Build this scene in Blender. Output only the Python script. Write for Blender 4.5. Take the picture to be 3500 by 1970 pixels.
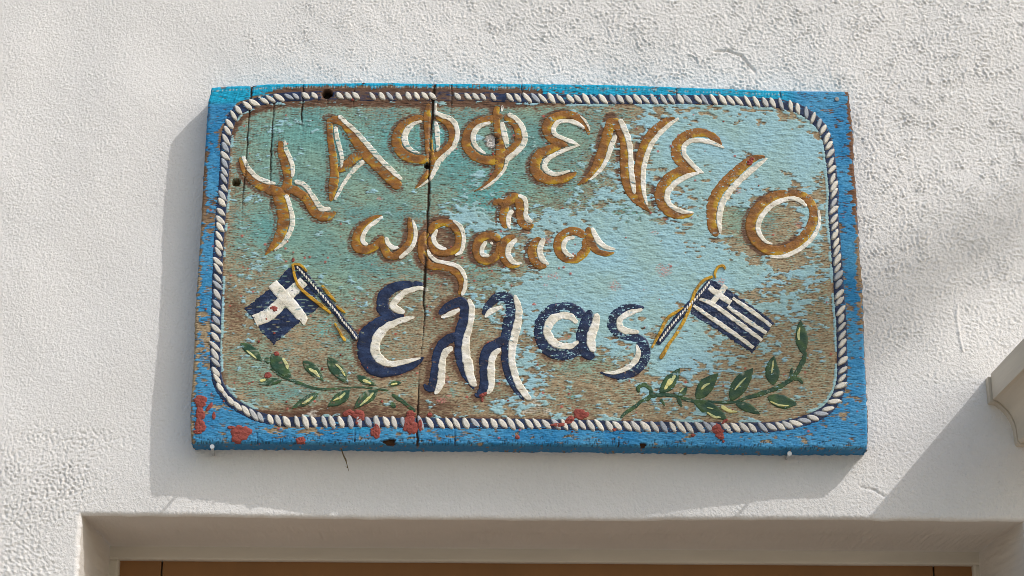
import bpy, bmesh, math, random
import numpy as np
from mathutils import Matrix, Vector

for o in list(bpy.data.objects): bpy.data.objects.remove(o)
scene = bpy.context.scene
C = scene.collection
random.seed(4)
rng = np.random.default_rng(11)

# ------------------------------------------------------------------ camera
cam_data = bpy.data.cameras.new('camera')
cam_data.lens = 70.0
cam_data.sensor_width = 36.0
cam_data.sensor_fit = 'HORIZONTAL'
cam_data.clip_start = 0.05
cam_data.clip_end = 500.0
cam = bpy.data.objects.new('camera', cam_data)
C.objects.link(cam)
cam.matrix_world = (Matrix.Translation((0.0, -2.950, 1.6))
                    @ Matrix.Rotation(math.pi/2 + math.radians(16.9), 4, 'X')
                    @ Matrix.Rotation(math.radians(0.37), 4, 'Z'))
scene.camera = cam

# ------------------------------------------------------------------ sky and sun
SUN = Vector((1.5, -1.0, 1.7)).normalized()        # towards the sun
elev = math.asin(SUN.z)
world = bpy.data.worlds.new('World')
scene.world = world
world.use_nodes = True
nt = world.node_tree
nt.nodes.clear()
sky = nt.nodes.new('ShaderNodeTexSky')
sky.sky_type = 'NISHITA'
sky.sun_disc = False
sky.sun_elevation = elev
sky.sun_rotation = math.atan2(SUN.x, SUN.y)
sky.air_density = 1.5
sky.dust_density = 2.5
sky.ozone_density = 0.6
bg = nt.nodes.new('ShaderNodeBackground')
bg.inputs['Strength'].default_value = 0.15
wo = nt.nodes.new('ShaderNodeOutputWorld')
nt.links.new(sky.outputs[0], bg.inputs['Color'])
nt.links.new(bg.outputs[0], wo.inputs['Surface'])

sd = bpy.data.lights.new('sun', 'SUN')
sd.energy = 2.0
sd.angle = math.radians(0.53)
sd.color = (1.0, 0.98, 0.955)
so = bpy.data.objects.new('sun', sd)
C.objects.link(so)
so.rotation_euler = SUN.to_track_quat('Z', 'Y').to_euler()
so.location = (4, -4, 6)

vs = scene.view_settings
vs.view_transform = 'Standard'
vs.look = 'None'
vs.exposure = 0.06
vs.gamma = 1.0
vs.use_curve_mapping = False
scene.render.filter_size = 0.9
if hasattr(scene, 'cycles'): scene.cycles.filter_width = 0.9

# ------------------------------------------------------------------ helpers
def link_obj(name, me, parent=None, mat=None, smooth=True):
    o = bpy.data.objects.new(name, me)
    C.objects.link(o)
    if mat is not None and len(me.materials) == 0:
        me.materials.append(mat)
    if parent is not None: o.parent = parent
    if smooth and len(me.polygons): me.polygons.foreach_set('use_smooth', np.ones(len(me.polygons), bool))
    return o

def np_mesh(name, V, F, col=None, flip=False):
    """mesh from arrays: V (n,3), F (m,3 or 4)"""
    me = bpy.data.meshes.new(name)
    V = np.asarray(V, np.float32); F = np.asarray(F, np.int32)
    if flip: F = F[:, ::-1]
    k = F.shape[1]
    me.vertices.add(len(V)); me.vertices.foreach_set('co', V.ravel())
    me.loops.add(F.size); me.loops.foreach_set('vertex_index', F.ravel())
    me.polygons.add(len(F)); me.polygons.foreach_set('loop_start', np.arange(0, F.size, k, dtype=np.int32))
    me.update(calc_edges=True)
    if col is not None:
        at = me.color_attributes.new('paint', 'FLOAT_COLOR', 'POINT')
        c4 = np.ones((len(V), 4), np.float32); c4[:, :col.shape[1]] = col
        at.data.foreach_set('color', c4.ravel())
    me.validate()
    return me

def grid_faces(ni, nj):
    """quads over a vertex array laid out [i, j]"""
    i, j = np.meshgrid(np.arange(ni-1), np.arange(nj-1), indexing='ij')
    a = i*nj + j
    return np.stack([a, a+nj, a+nj+1, a+1], -1).reshape(-1, 4)

def bm_obj(name, bm, mat, parent=None, smooth=False):
    me = bpy.data.meshes.new(name)
    bm.to_mesh(me); bm.free()
    return link_obj(name, me, parent, mat, smooth)

def box(bm, x0, x1, y0, y1, z0, z1, bevel=0.0):
    r = bmesh.ops.create_cube(bm, size=1.0)
    for v in r['verts']:
        v.co = Vector(((x0+x1)/2 + v.co.x*(x1-x0), (y0+y1)/2 + v.co.y*(y1-y0), (z0+z1)/2 + v.co.z*(z1-z0)))
    if bevel:
        es = list({e for v in r['verts'] for e in v.link_edges})
        bmesh.ops.bevel(bm, geom=es, offset=bevel, segments=2, affect='EDGES', profile=0.5)

def tube(bm, pts, radii, n=10, cap=True):
    rings = []
    for k, p in enumerate(pts):
        p = Vector(p)
        d = (Vector(pts[min(k+1, len(pts)-1)]) - Vector(pts[max(k-1, 0)])).normalized()
        a = d.cross(Vector((0, 0, 1)))
        if a.length < 1e-3: a = d.cross(Vector((1, 0, 0)))
        a.normalize(); b = d.cross(a)
        rings.append([bm.verts.new(p + (a*math.cos(t) + b*math.sin(t))*radii[k]) for t in [2*math.pi*q/n for q in range(n)]])
    for r0, r1 in zip(rings, rings[1:]):
        for q in range(n): bm.faces.new((r0[q], r0[(q+1) % n], r1[(q+1) % n], r1[q]))
    if cap:
        bm.faces.new(rings[0][::-1]); bm.faces.new(rings[-1])

def tag(o, label=None, cat=None, group=None, kind=None):
    if label: o['label'] = label
    if cat: o['category'] = cat
    if group: o['group'] = group
    if kind: o['kind'] = kind
    return o

def empty(name, loc):
    o = bpy.data.objects.new(name, None)
    o.empty_display_size = 0.1
    C.objects.link(o); o.location = loc
    return o

def noise_field(n0, n1, h, lam, aniso=(1.0, 1.0), band=0.45, angle=0.0):
    """band-passed gaussian noise, unit variance; lam = wavelength in metres, aniso stretches each axis"""
    g = rng.standard_normal((n0, n1)).astype(np.float32)
    h0, h1 = h if isinstance(h, tuple) else (h, h)
    f0 = np.fft.fftfreq(n0, h0)[:, None]; f1 = np.fft.rfftfreq(n1, h1)[None, :]
    ca, sa = math.cos(angle), math.sin(angle)
    a = (f0*ca + f1*sa)*aniso[0]; b = (-f0*sa + f1*ca)*aniso[1]
    f = np.hypot(a, b) * lam + 1e-9
    w = np.exp(-(np.log(f)**2) / (2*band*band))
    r = np.fft.irfft2(np.fft.rfft2(g)*w, s=(n0, n1))
    return (r / r.std()).astype(np.float32)

def sstep(a, b, x):
    t = np.clip((x-a)/(b-a), 0, 1)
    return t*t*(3-2*t)

def bump2(x, z, cx, cz, rx, rz):
    return np.exp(-(((x-cx)/rx)**2 + ((z-cz)/rz)**2))

def srgb(r, g, b, k=1.0):
    f = lambda v: (v/12.92 if v <= 0.04045 else ((v+0.055)/1.055)**2.4)
    return np.array([min(1.0, f(v/255.0)*k) for v in (r, g, b)], np.float32)

# ------------------------------------------------------------------ materials
def new_mat(name, rough=0.8):
    m = bpy.data.materials.new(name); m.use_nodes = True
    n = m.node_tree.nodes; b = n['Principled BSDF']
    b.inputs['Roughness'].default_value = rough
    return m, m.node_tree, b

def nz(t, scale, detail=4, rough=0.55, stretch=None):
    tc = t.nodes.new('ShaderNodeTexCoord'); no = t.nodes.new('ShaderNodeTexNoise')
    no.inputs['Scale'].default_value = scale; no.inputs['Detail'].default_value = detail
    no.inputs['Roughness'].default_value = rough
    if stretch:
        mp = t.nodes.new('ShaderNodeMapping'); mp.inputs['Scale'].default_value = stretch
        t.links.new(tc.outputs['Object'], mp.inputs[0]); t.links.new(mp.outputs[0], no.inputs['Vector'])
    else:
        t.links.new(tc.outputs['Object'], no.inputs['Vector'])
    return no.outputs['Fac']

def ramp(t, fac, stops):
    r = t.nodes.new('ShaderNodeValToRGB'); e = r.color_ramp.elements
    while len(e) < len(stops): e.new(0.5)
    for k, (p, c) in enumerate(stops):
        e[k].position = p; e[k].color = (*c, 1)
    t.links.new(fac, r.inputs[0]); return r.outputs[0]

def add_bump(t, b, facs, dist=0.001, strength=1.0):
    prev = None
    for fac, d in facs:
        bp = t.nodes.new('ShaderNodeBump'); bp.inputs['Strength'].default_value = strength
        bp.inputs['Distance'].default_value = d
        t.links.new(fac, bp.inputs['Height'])
        if prev: t.links.new(prev, bp.inputs['Normal'])
        prev = bp.outputs[0]
    t.links.new(prev, b.inputs['Normal'])

def plaster_mat(name, c0, c1, fine=0.0006):
    m, t, b = new_mat(name, 0.92)
    t.links.new(ramp(t, nz(t, 3.5, 6), [(0.3, c0), (0.7, c1)]), b.inputs['Base Color'])
    add_bump(t, b, [(nz(t, 380, 3, 0.6), fine), (nz(t, 170, 4, 0.65), fine*1.5)])
    b.inputs['Specular IOR Level'].default_value = 0.2
    return m

M_PLASTER = plaster_mat('white_plaster', (0.76, 0.742, 0.728), (0.82, 0.802, 0.788), 0.0010)
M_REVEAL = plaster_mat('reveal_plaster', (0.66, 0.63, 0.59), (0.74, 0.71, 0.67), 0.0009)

def paint_mat(name, rough, spec=0.35, attr=True, base=(0.5, 0.5, 0.5), grain=0.0006):
    m, t, b = new_mat(name, rough)
    b.inputs['Specular IOR Level'].default_value = spec
    f = nz(t, 700, 3, 0.65, (0.35, 1, 1))
    mul = t.nodes.new('ShaderNodeMix'); mul.data_type = 'RGBA'; mul.blend_type = 'MULTIPLY'
    mul.inputs['Factor'].default_value = 1.0
    if attr:
        a = t.nodes.new('ShaderNodeAttribute'); a.attribute_name = 'paint'
        t.links.new(a.outputs['Color'], mul.inputs['A'])
    else:
        mul.inputs['A'].default_value = (*base, 1)
    t.links.new(ramp(t, f, [(0.25, (0.84,)*3), (0.7, (1.0,)*3)]), mul.inputs['B'])
    t.links.new(mul.outputs['Result'], b.inputs['Base Color'])
    add_bump(t, b, [(f, grain), (nz(t, 260, 3, 0.6, (0.5, 1, 1)), grain*0.9)])
    return m

M_BOARD = paint_mat('weathered_board_paint', 0.72, 0.25)
M_LETTER = paint_mat('letter_paint', 0.42, 0.4, grain=0.0005)
M_SPLASH = paint_mat('red_brown_paint', 0.85, 0.2, attr=False, base=tuple(srgb(152, 80, 72, 1.05)), grain=0.0012)

def flat_mat(name, col, rough=0.7, var=0.12, scale=30, stretch=None, bumpd=0.0004, metal=0.0):
    m, t, b = new_mat(name, rough)
    c = np.array(col)
    t.links.new(ramp(t, nz(t, scale, 5, 0.6, stretch), [(0.3, tuple(c*(1-var))), (0.7, tuple(np.minimum(1, c*(1+var))))]), b.inputs['Base Color'])
    add_bump(t, b, [(nz(t, scale*6, 3, 0.6, stretch), bumpd)])
    b.inputs['Metallic'].default_value = metal
    return m

# ------------------------------------------------------------------ ground
bm = bmesh.new()
box(bm, -60, 60, -60, 60, -0.2, 0.0)
ground = bm_obj('ground', bm, flat_mat('pale_stone_paving', (0.30, 0.26, 0.21), 0.85, 0.15, 2.0, None, 0.004))
tag(ground, 'pale warm stone paving in front of the white house', None, None, 'structure')

# ------------------------------------------------------------------ house: wall with a door opening
OX0, OX1, OZ = -0.6417, 0.7680, 2.137          # the opening
R_EDGE = 0.007
house = empty('house', (0, 0, 0))
tag(house, 'white rough plastered house wall above a recessed doorway', 'house')

def axis(lo, hi, h, extra_lo, extra_hi, snaps):
    a = np.arange(lo, hi+h/2, h)
    for s in snaps: a[np.argmin(abs(a-s))] = s
    return np.concatenate([extra_lo, a, extra_hi])
H = 0.0017
xs = axis(-0.93, 0.93, H, [-4.0, -2.5, -1.8, -1.4, -1.15, -1.0, -0.95], [0.95, 1.0, 1.15, 1.4, 1.8, 2.5, 4.0], [OX0, OX1])
zs = axis(1.98, 3.06, H, [0.0, 0.6, 1.2, 1.6, 1.8, 1.9, 1.95], [3.1, 3.2, 3.4, 3.8, 4.4, 5.2], [OZ])
nx, nzz = len(xs), len(zs)
X, Z = np.meshgrid(xs, zs, indexing='ij')
fade = sstep(0.98, 0.90, abs(X)) * sstep(1.96, 2.0, Z) * sstep(3.10, 3.04, Z)

# how coarse the render is, place by place
rough = 0.42 + 0.0*X
rough += 0.50*sstep(-0.48, -0.36, X + 0.25*(Z-2.85))*sstep(2.3, 2.55, Z)              # floated coarse above and right of the board
rough += 0.18*bump2(X, Z, -0.62, 2.78, 0.12, 0.14) + 0.22*bump2(X, Z, -0.74, 2.62, 0.09, 0.12)
pit = 0.9*bump2(X, Z, -0.675, 2.185, 0.055, 0.05) + 0.7*bump2(X, Z, -0.76, 2.20, 0.03, 0.03) + 0.6*bump2(X, Z, -0.735, 2.13, 0.06, 0.03) \
    + 0.5*bump2(X, Z, -0.62, 2.255, 0.07, 0.018) + 0.45*bump2(X, Z, -0.73, 2.26, 0.05, 0.02) + 0.4*bump2(X, Z, 0.60, 2.42, 0.05, 0.035)
rough -= 0.25*bump2(X, Z, -0.66, 2.42, 0.10, 0.12) + 0.25*bump2(X, Z, -0.57, 2.86, 0.07, 0.12)
rough -= 0.20*bump2(X, Z, 0.57, 2.37, 0.05, 0.04)
sq = sstep(-0.432, -0.427, X)*sstep(-0.366, -0.371, X + 0.012*np.sin(Z*90))*sstep(2.922, 2.927, Z + 0.004*np.sin(X*120))
rough *= 1 - 0.72*sq
under = sstep(2.26, 2.23, Z)*sstep(-0.52, -0.42, X)*sstep(0.55, 0.45, X)
rough *= 1 - 0.35*under
pn = noise_field(nx, nzz, H, 0.11, (1.5, 1.0), 0.5, angle=-0.6); pn2 = noise_field(nx, nzz, H, 0.040, (2.0, 1.0), 0.45, angle=-0.6)
rough *= 1 + 0.22*np.tanh(pn + 0.5*pn2)
smear = sstep(0.9, 1.5, pn2 + 0.5*pn)                                    # places where the trowel closed the surface
rough *= 1 - 0.65*smear
rough = np.clip(rough, 0.12, 1.15)

n1 = noise_field(nx, nzz, H, 0.0064, band=0.50)
n2 = noise_field(nx, nzz, H, 0.0044, (1.4, 1.0), 0.35, angle=-0.5)
n1 = n1 - 0.30*(n1**2-1); n1 /= n1.std()
n3 = noise_field(nx, nzz, H, 0.0072, (2.0, 0.9), 0.5, angle=-0.60)      # brushed streaks, falling to the right
n3b = noise_field(nx, nzz, H, 0.0062, (2.6, 0.9), 0.5, angle=-0.7)
n4 = noise_field(nx, nzz, H, 0.045, band=0.4)
n5 = noise_field(nx, nzz, H, 0.30, band=0.4)
n6 = noise_field(nx, nzz, H, 0.0075, (3.5, 0.8), 0.3, angle=1.571)     # upright brush marks
n7 = noise_field(nx, nzz, H, 0.0085, band=0.5)
patchy = 0.75 + 0.25*np.tanh(n4)
stucco = (rough + 0.35*np.maximum(rough-0.75, 0))*patchy*(0.00044*n1 + 0.00050*n2 + 0.00062*n3*sstep(-0.4, 0.1, X)) + 0.00012*n6*(1-np.clip(rough, 0, 1))
stucco += pit*(-0.0019*np.maximum(n7 + 0.55*n3b - 0.3, 0) + 0.00030*n2)
comb = sstep(-0.655, -0.70, X + 0.4*(Z-2.10))*sstep(2.13, 2.09, Z)
stucco += comb*0.0006*n3b
Y = stucco + 0.00018*n4*rough + 0.0011*n5
# hollow above the opening, where the shadow of the board runs down to the edge
hol = np.interp(X, [-0.75, -0.60, -0.51, -0.41, -0.30, 0.05, 0.18, 0.30, 0.40, 0.49, 0.60, 0.75], [0, -0.001, -0.0015, 0.006, 0.0135, 0.015, 0.012, 0.003, -0.003, -0.0065, -0.003, 0])*sstep(2.25, 2.16, Z)
Y -= hol
# a tool scratch, a hairline crack and a pulled seam
def groove(pts, w, d):
    global Y
    for (x0, z0), (x1, z1) in zip(pts, pts[1:]):
        L2 = (x1-x0)**2 + (z1-z0)**2
        t = np.clip(((X-x0)*(x1-x0) + (Z-z0)*(z1-z0))/L2, 0, 1)
        dd = np.hypot(X-x0-t*(x1-x0), Z-z0-t*(z1-z0))
        Y = Y - d*np.exp(-(dd/w)**2)
groove([(0.3246, 2.8967), (0.345, 2.897), (0.366, 2.889), (0.376, 2.875), (0.3874, 2.8613)], 0.0018, 0.0042)
groove([(0.403, 2.846), (0.413, 2.850)], 0.0015, 0.0020)
groove([(0.525, 2.186), (0.545, 2.182), (0.560, 2.172)], 0.0016, 0.0022)
for q in range(3):
    groove([(0.689, 2.475), (0.686, 2.455), (0.688, 2.43), (0.692, 2.40)], 0.0014, -0.0006)
Yout = Y*fade                                                            # outward relief
# the plaster rounds over at the opening
dx = np.maximum(np.maximum(OX0-X, X-OX1), 0); dz = np.maximum(Z-OZ, 0)
d = np.hypot(dx, dz)
rim = np.where((d < R_EDGE) , R_EDGE - np.sqrt(np.maximum(R_EDGE**2 - (R_EDGE-np.minimum(d, R_EDGE))**2, 0)), 0)
WY = -Yout + rim
# ragged rim line
edge_n = np.interp(xs, np.linspace(-4, 4, 900), np.convolve(rng.standard_normal(900), np.hanning(5)/2, 'same'))*0.0006
edge_v = np.convolve(rng.standard_normal(len(zs)), np.hanning(7)/3, 'same')*0.0011
near = np.exp(-(d/0.012)**2)
PZ = Z + np.where((X >= OX0-1e-6) & (X <= OX1+1e-6), 1, 0)*near*edge_n[:, None]*(Z >= OZ-1e-6)
PX = X + near*edge_v[None, :]*((X <= OX0+1e-6) | (X >= OX1-1e-6))*(Z < OZ)
F = grid_faces(nx, nzz)
ci = (xs[:-1]+xs[1:])/2; cj = (zs[:-1]+zs[1:])/2
CI, CJ = np.meshgrid(ci, cj, indexing='ij')
keep = ~((CI > OX0) & (CI < OX1) & (CJ < OZ))
V = np.stack([PX, WY, PZ], -1).reshape(-1, 3)
F = F[keep.ravel()]
used = np.zeros(len(V), bool); used[F.ravel()] = True
remap = np.cumsum(used)-1
wall = link_obj('plaster_wall', np_mesh('plaster_wall', V[used], remap[F]), house, M_PLASTER)

# the reveal: soffit and two jambs, each running back from the rim of the wall
DEPTH = 0.236
iz = int(np.argmin(abs(zs-OZ))); ix0 = int(np.argmin(abs(xs-OX0))); ix1 = int(np.argmin(abs(xs-OX1)))
def reveal_y(y0, nd=26):
    s = np.linspace(0, 1, nd)**1.3
    return y0[:, None]*(1-s)[None] + DEPTH*s[None], s
rx = np.arange(ix0, ix1+1)
yy, s = reveal_y(WY[rx, iz])
xx = xs[rx][:, None] + ((xs[rx]-OX0)/(OX1-OX0)*(-0.016))[:, None]*s[None]
dn = noise_field(len(rx), len(s), 0.004, 0.03, (1, 2.0), 0.5)*0.0003
zz = OZ*(1-s)[None] + (PZ[rx, iz]-OZ)[:, None]*np.exp(-s/0.03)[None] + (OZ-0.0085)*s[None] + 0.0035*sstep(0.42, 0.46, s)[None]*(1-s)[None] + dn*np.sin(np.pi*s)[None]
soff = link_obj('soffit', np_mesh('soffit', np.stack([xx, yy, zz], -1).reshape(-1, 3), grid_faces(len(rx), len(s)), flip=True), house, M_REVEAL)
for ix, sx, nm in ((ix0, 1, 'jamb'), (ix1, -1, 'jamb')):
    rz = np.arange(0, iz+1)
    yj, s = reveal_y(WY[ix, rz])
    zj = np.repeat(zs[rz][:, None], len(s), 1).copy()
    zj[-1] = OZ*(1-s) + (PZ[ix, iz]-OZ)*np.exp(-s/0.03) + (OZ-0.0085)*s + 0.0035*sstep(0.42, 0.46, s)*(1-s)
    xj = xs[ix]*(1-s)[None] + (PX[ix, rz]-xs[ix])[:, None]*np.exp(-s/0.03)[None] + (OX0-0.001 if sx > 0 else OX1-0.016)*s[None]
    xj = xj + noise_field(len(rz), len(s), 0.004, 0.05, (1, 1.5), 0.5)*0.0006*np.sin(np.pi*s)[None]
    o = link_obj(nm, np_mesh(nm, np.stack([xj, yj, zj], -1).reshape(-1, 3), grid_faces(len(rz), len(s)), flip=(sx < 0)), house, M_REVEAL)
    tag(o, 'left plastered side of the doorway recess' if sx > 0 else 'right plastered side of the doorway recess')

# painted door frame and brown door set back in the recess
M_FRAME = flat_mat('cream_frame_paint', (0.60, 0.56, 0.49), 0.55, 0.10, 14, (0.2, 1, 1), 0.0006)
M_BROWN = flat_mat('brown_door_paint', (0.245, 0.112, 0.032), 0.5, 0.10, 9, (1, 1, 0.2), 0.0003)
fr = empty('door_frame', (0, 0, 0)); fr.parent = house
def part_box(name, x0, x1, y0, y1, z0, z1, mat, parent, bev=0.0015):
    bm = bmesh.new(); box(bm, x0, x1, y0, y1, z0, z1, bev)
    return bm_obj(name, bm, mat, parent)
FX0, FX1, FZ = -0.6275, 0.7425, 2.1075
part_box('head_rail', -0.70, 0.80, 0.232, 0.30, FZ, 2.17, M_FRAME, fr, 0.004)
part_box('side_rail', -0.70, FX0, 0.233, 0.30, 0.0, FZ+0.002, M_FRAME, fr, 0.004)
part_box('side_rail', FX1, 0.80, 0.233, 0.30, 0.0, FZ+0.002, M_FRAME, fr, 0.004)
door = empty('door', (0, 0, 0)); door.parent = house
JL, JR = -0.5605, 0.6815
part_box('stile', FX0-0.02, JL-0.0012, 0.246, 0.29, 0.01, FZ+0.03, M_BROWN, door)
part_box('stile', JR+0.0012, FX1+0.02, 0.246, 0.29, 0.01, FZ+0.03, M_BROWN, door)
part_box('top_rail', JL+0.0012, JR-0.0012, 0.246, 0.29, 1.94, FZ+0.03, M_BROWN, door)
part_box('door_panel', JL+0.0012, JR-0.0012, 0.262, 0.28, 0.01, 1.9385, M_BROWN, door)
tag(door, 'dark brown door top inside the pale frame')

# ------------------------------------------------------------------ moulded wooden bracket at the right
M_BRACKET = flat_mat('cream_bracket_wood', (0.60, 0.53, 0.43), 0.5, 0.14, 16, (1.0, 0.08, 1.0), 0.0005)
br = empty('wooden_canopy_bracket', (0.76, 0, 2.30))
tag(br, 'cream moulded wooden bracket jutting from the wall at the right edge', 'bracket')
def profile_part(name, prof, y0, y1, dx=0.0, ys=10):
    pts = [(x-0.76+dx, z-2.30) for x, z in prof]
    bm = bmesh.new(); rings = []
    for k in range(ys+1):
        y = y0 + (y1-y0)*k/ys
        rings.append([bm.verts.new((x, y, z)) for x, z in pts])
    n = len(pts)
    for r0, r1 in zip(rings, rings[1:]):
        for q in range(n): bm.faces.new((r0[q], r0[(q+1) % n], r1[(q+1) % n], r1[q]))
    bm.faces.new(rings[0][::-1]); bm.faces.new(rings[-1])
    bmesh.ops.recalc_face_normals(bm, faces=bm.faces)
    return bm_obj(name, bm, M_BRACKET, br)
cove = [(0.7345, 2.3142)] + [(0.7640 - 0.0295*math.cos(a)**1.0, 2.2560 + 0.0582*(1-math.sin(a))) for a in [0.15*k for k in range(1, 10)]]
cove = [(0.7345, 2.3142), (0.7400, 2.3105), (0.7450, 2.3055), (0.7500, 2.2995), (0.7545, 2.2920), (0.7580, 2.2835), (0.7602, 2.2745), (0.7612, 2.2640), (0.7618, 2.2535), (0.7650, 2.2500)]
back = [(0.7240, 2.3550), (0.7248, 2.3165), (0.7262, 2.3155)] + cove + [(0.83, 2.2485), (0.95, 2.2485), (0.95, 2.3550)]
front = [(0.7282, 2.3590), (0.7287, 2.3185), (0.7345, 2.3172)] + [(x+0.0012, z+0.0022) for x, z in cove[1:]] + [(0.83, 2.2505), (0.95, 2.2505), (0.95, 2.3590)]
profile_part('back_moulding', back, 0.004, -0.0175)
profile_part('moulded_beam', front, -0.0190, -0.42)
bm = bmesh.new(); box(bm, -0.040, 0.22, -0.44, 0.0, 0.0605, 0.078, 0.001)
# ------------------------------------------------------------------ unseen pole and arm, added to cast the blurred shadow on the wall
bm.free()
caster = empty('shadow_caster', (8.7, -1.9, 0))
tag(caster, 'added grey pole and arm out of view to the right, there to shade the wall', 'shadow caster')
M_CASTER = flat_mat('grey_caster_metal', (0.25, 0.26, 0.27), 0.5, 0.08, 8, None, 0.0002, 0.4)
tgt = Vector((0.66, 0.0, 2.525)); k = 4.0
head = tgt + Vector((1.5, -1.0, 1.7))*k
base = Vector((8.7, -1.9, 0))
armtop = Vector((8.7, head.y + (8.7-head.x)*0.957, head.z))
base.y = armtop.y; caster.location = base
hb = head - base; ab = armtop - base
bm = bmesh.new(); tube(bm, [(0, 0, 0), (0, 0, 0.4), (0, 0, ab.z)], [0.11, 0.09, 0.06], 14); bm_obj('pole', bm, M_CASTER, caster, True)
bm = bmesh.new(); tube(bm, [ab, (ab+hb)/2, hb], [0.045, 0.042, 0.038], 12); bm_obj('arm', bm, M_CASTER, caster, True)
bm = bmesh.new()
dirv = (hb-ab).normalized()
tube(bm, [hb-dirv*0.05, hb+dirv*0.02, hb+dirv*0.12, hb+dirv*0.24, hb+dirv*0.30], [0.04, 0.06, 0.07, 0.055, 0.02], 14); bm_obj('caster_head', bm, M_CASTER, caster, True)

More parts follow.
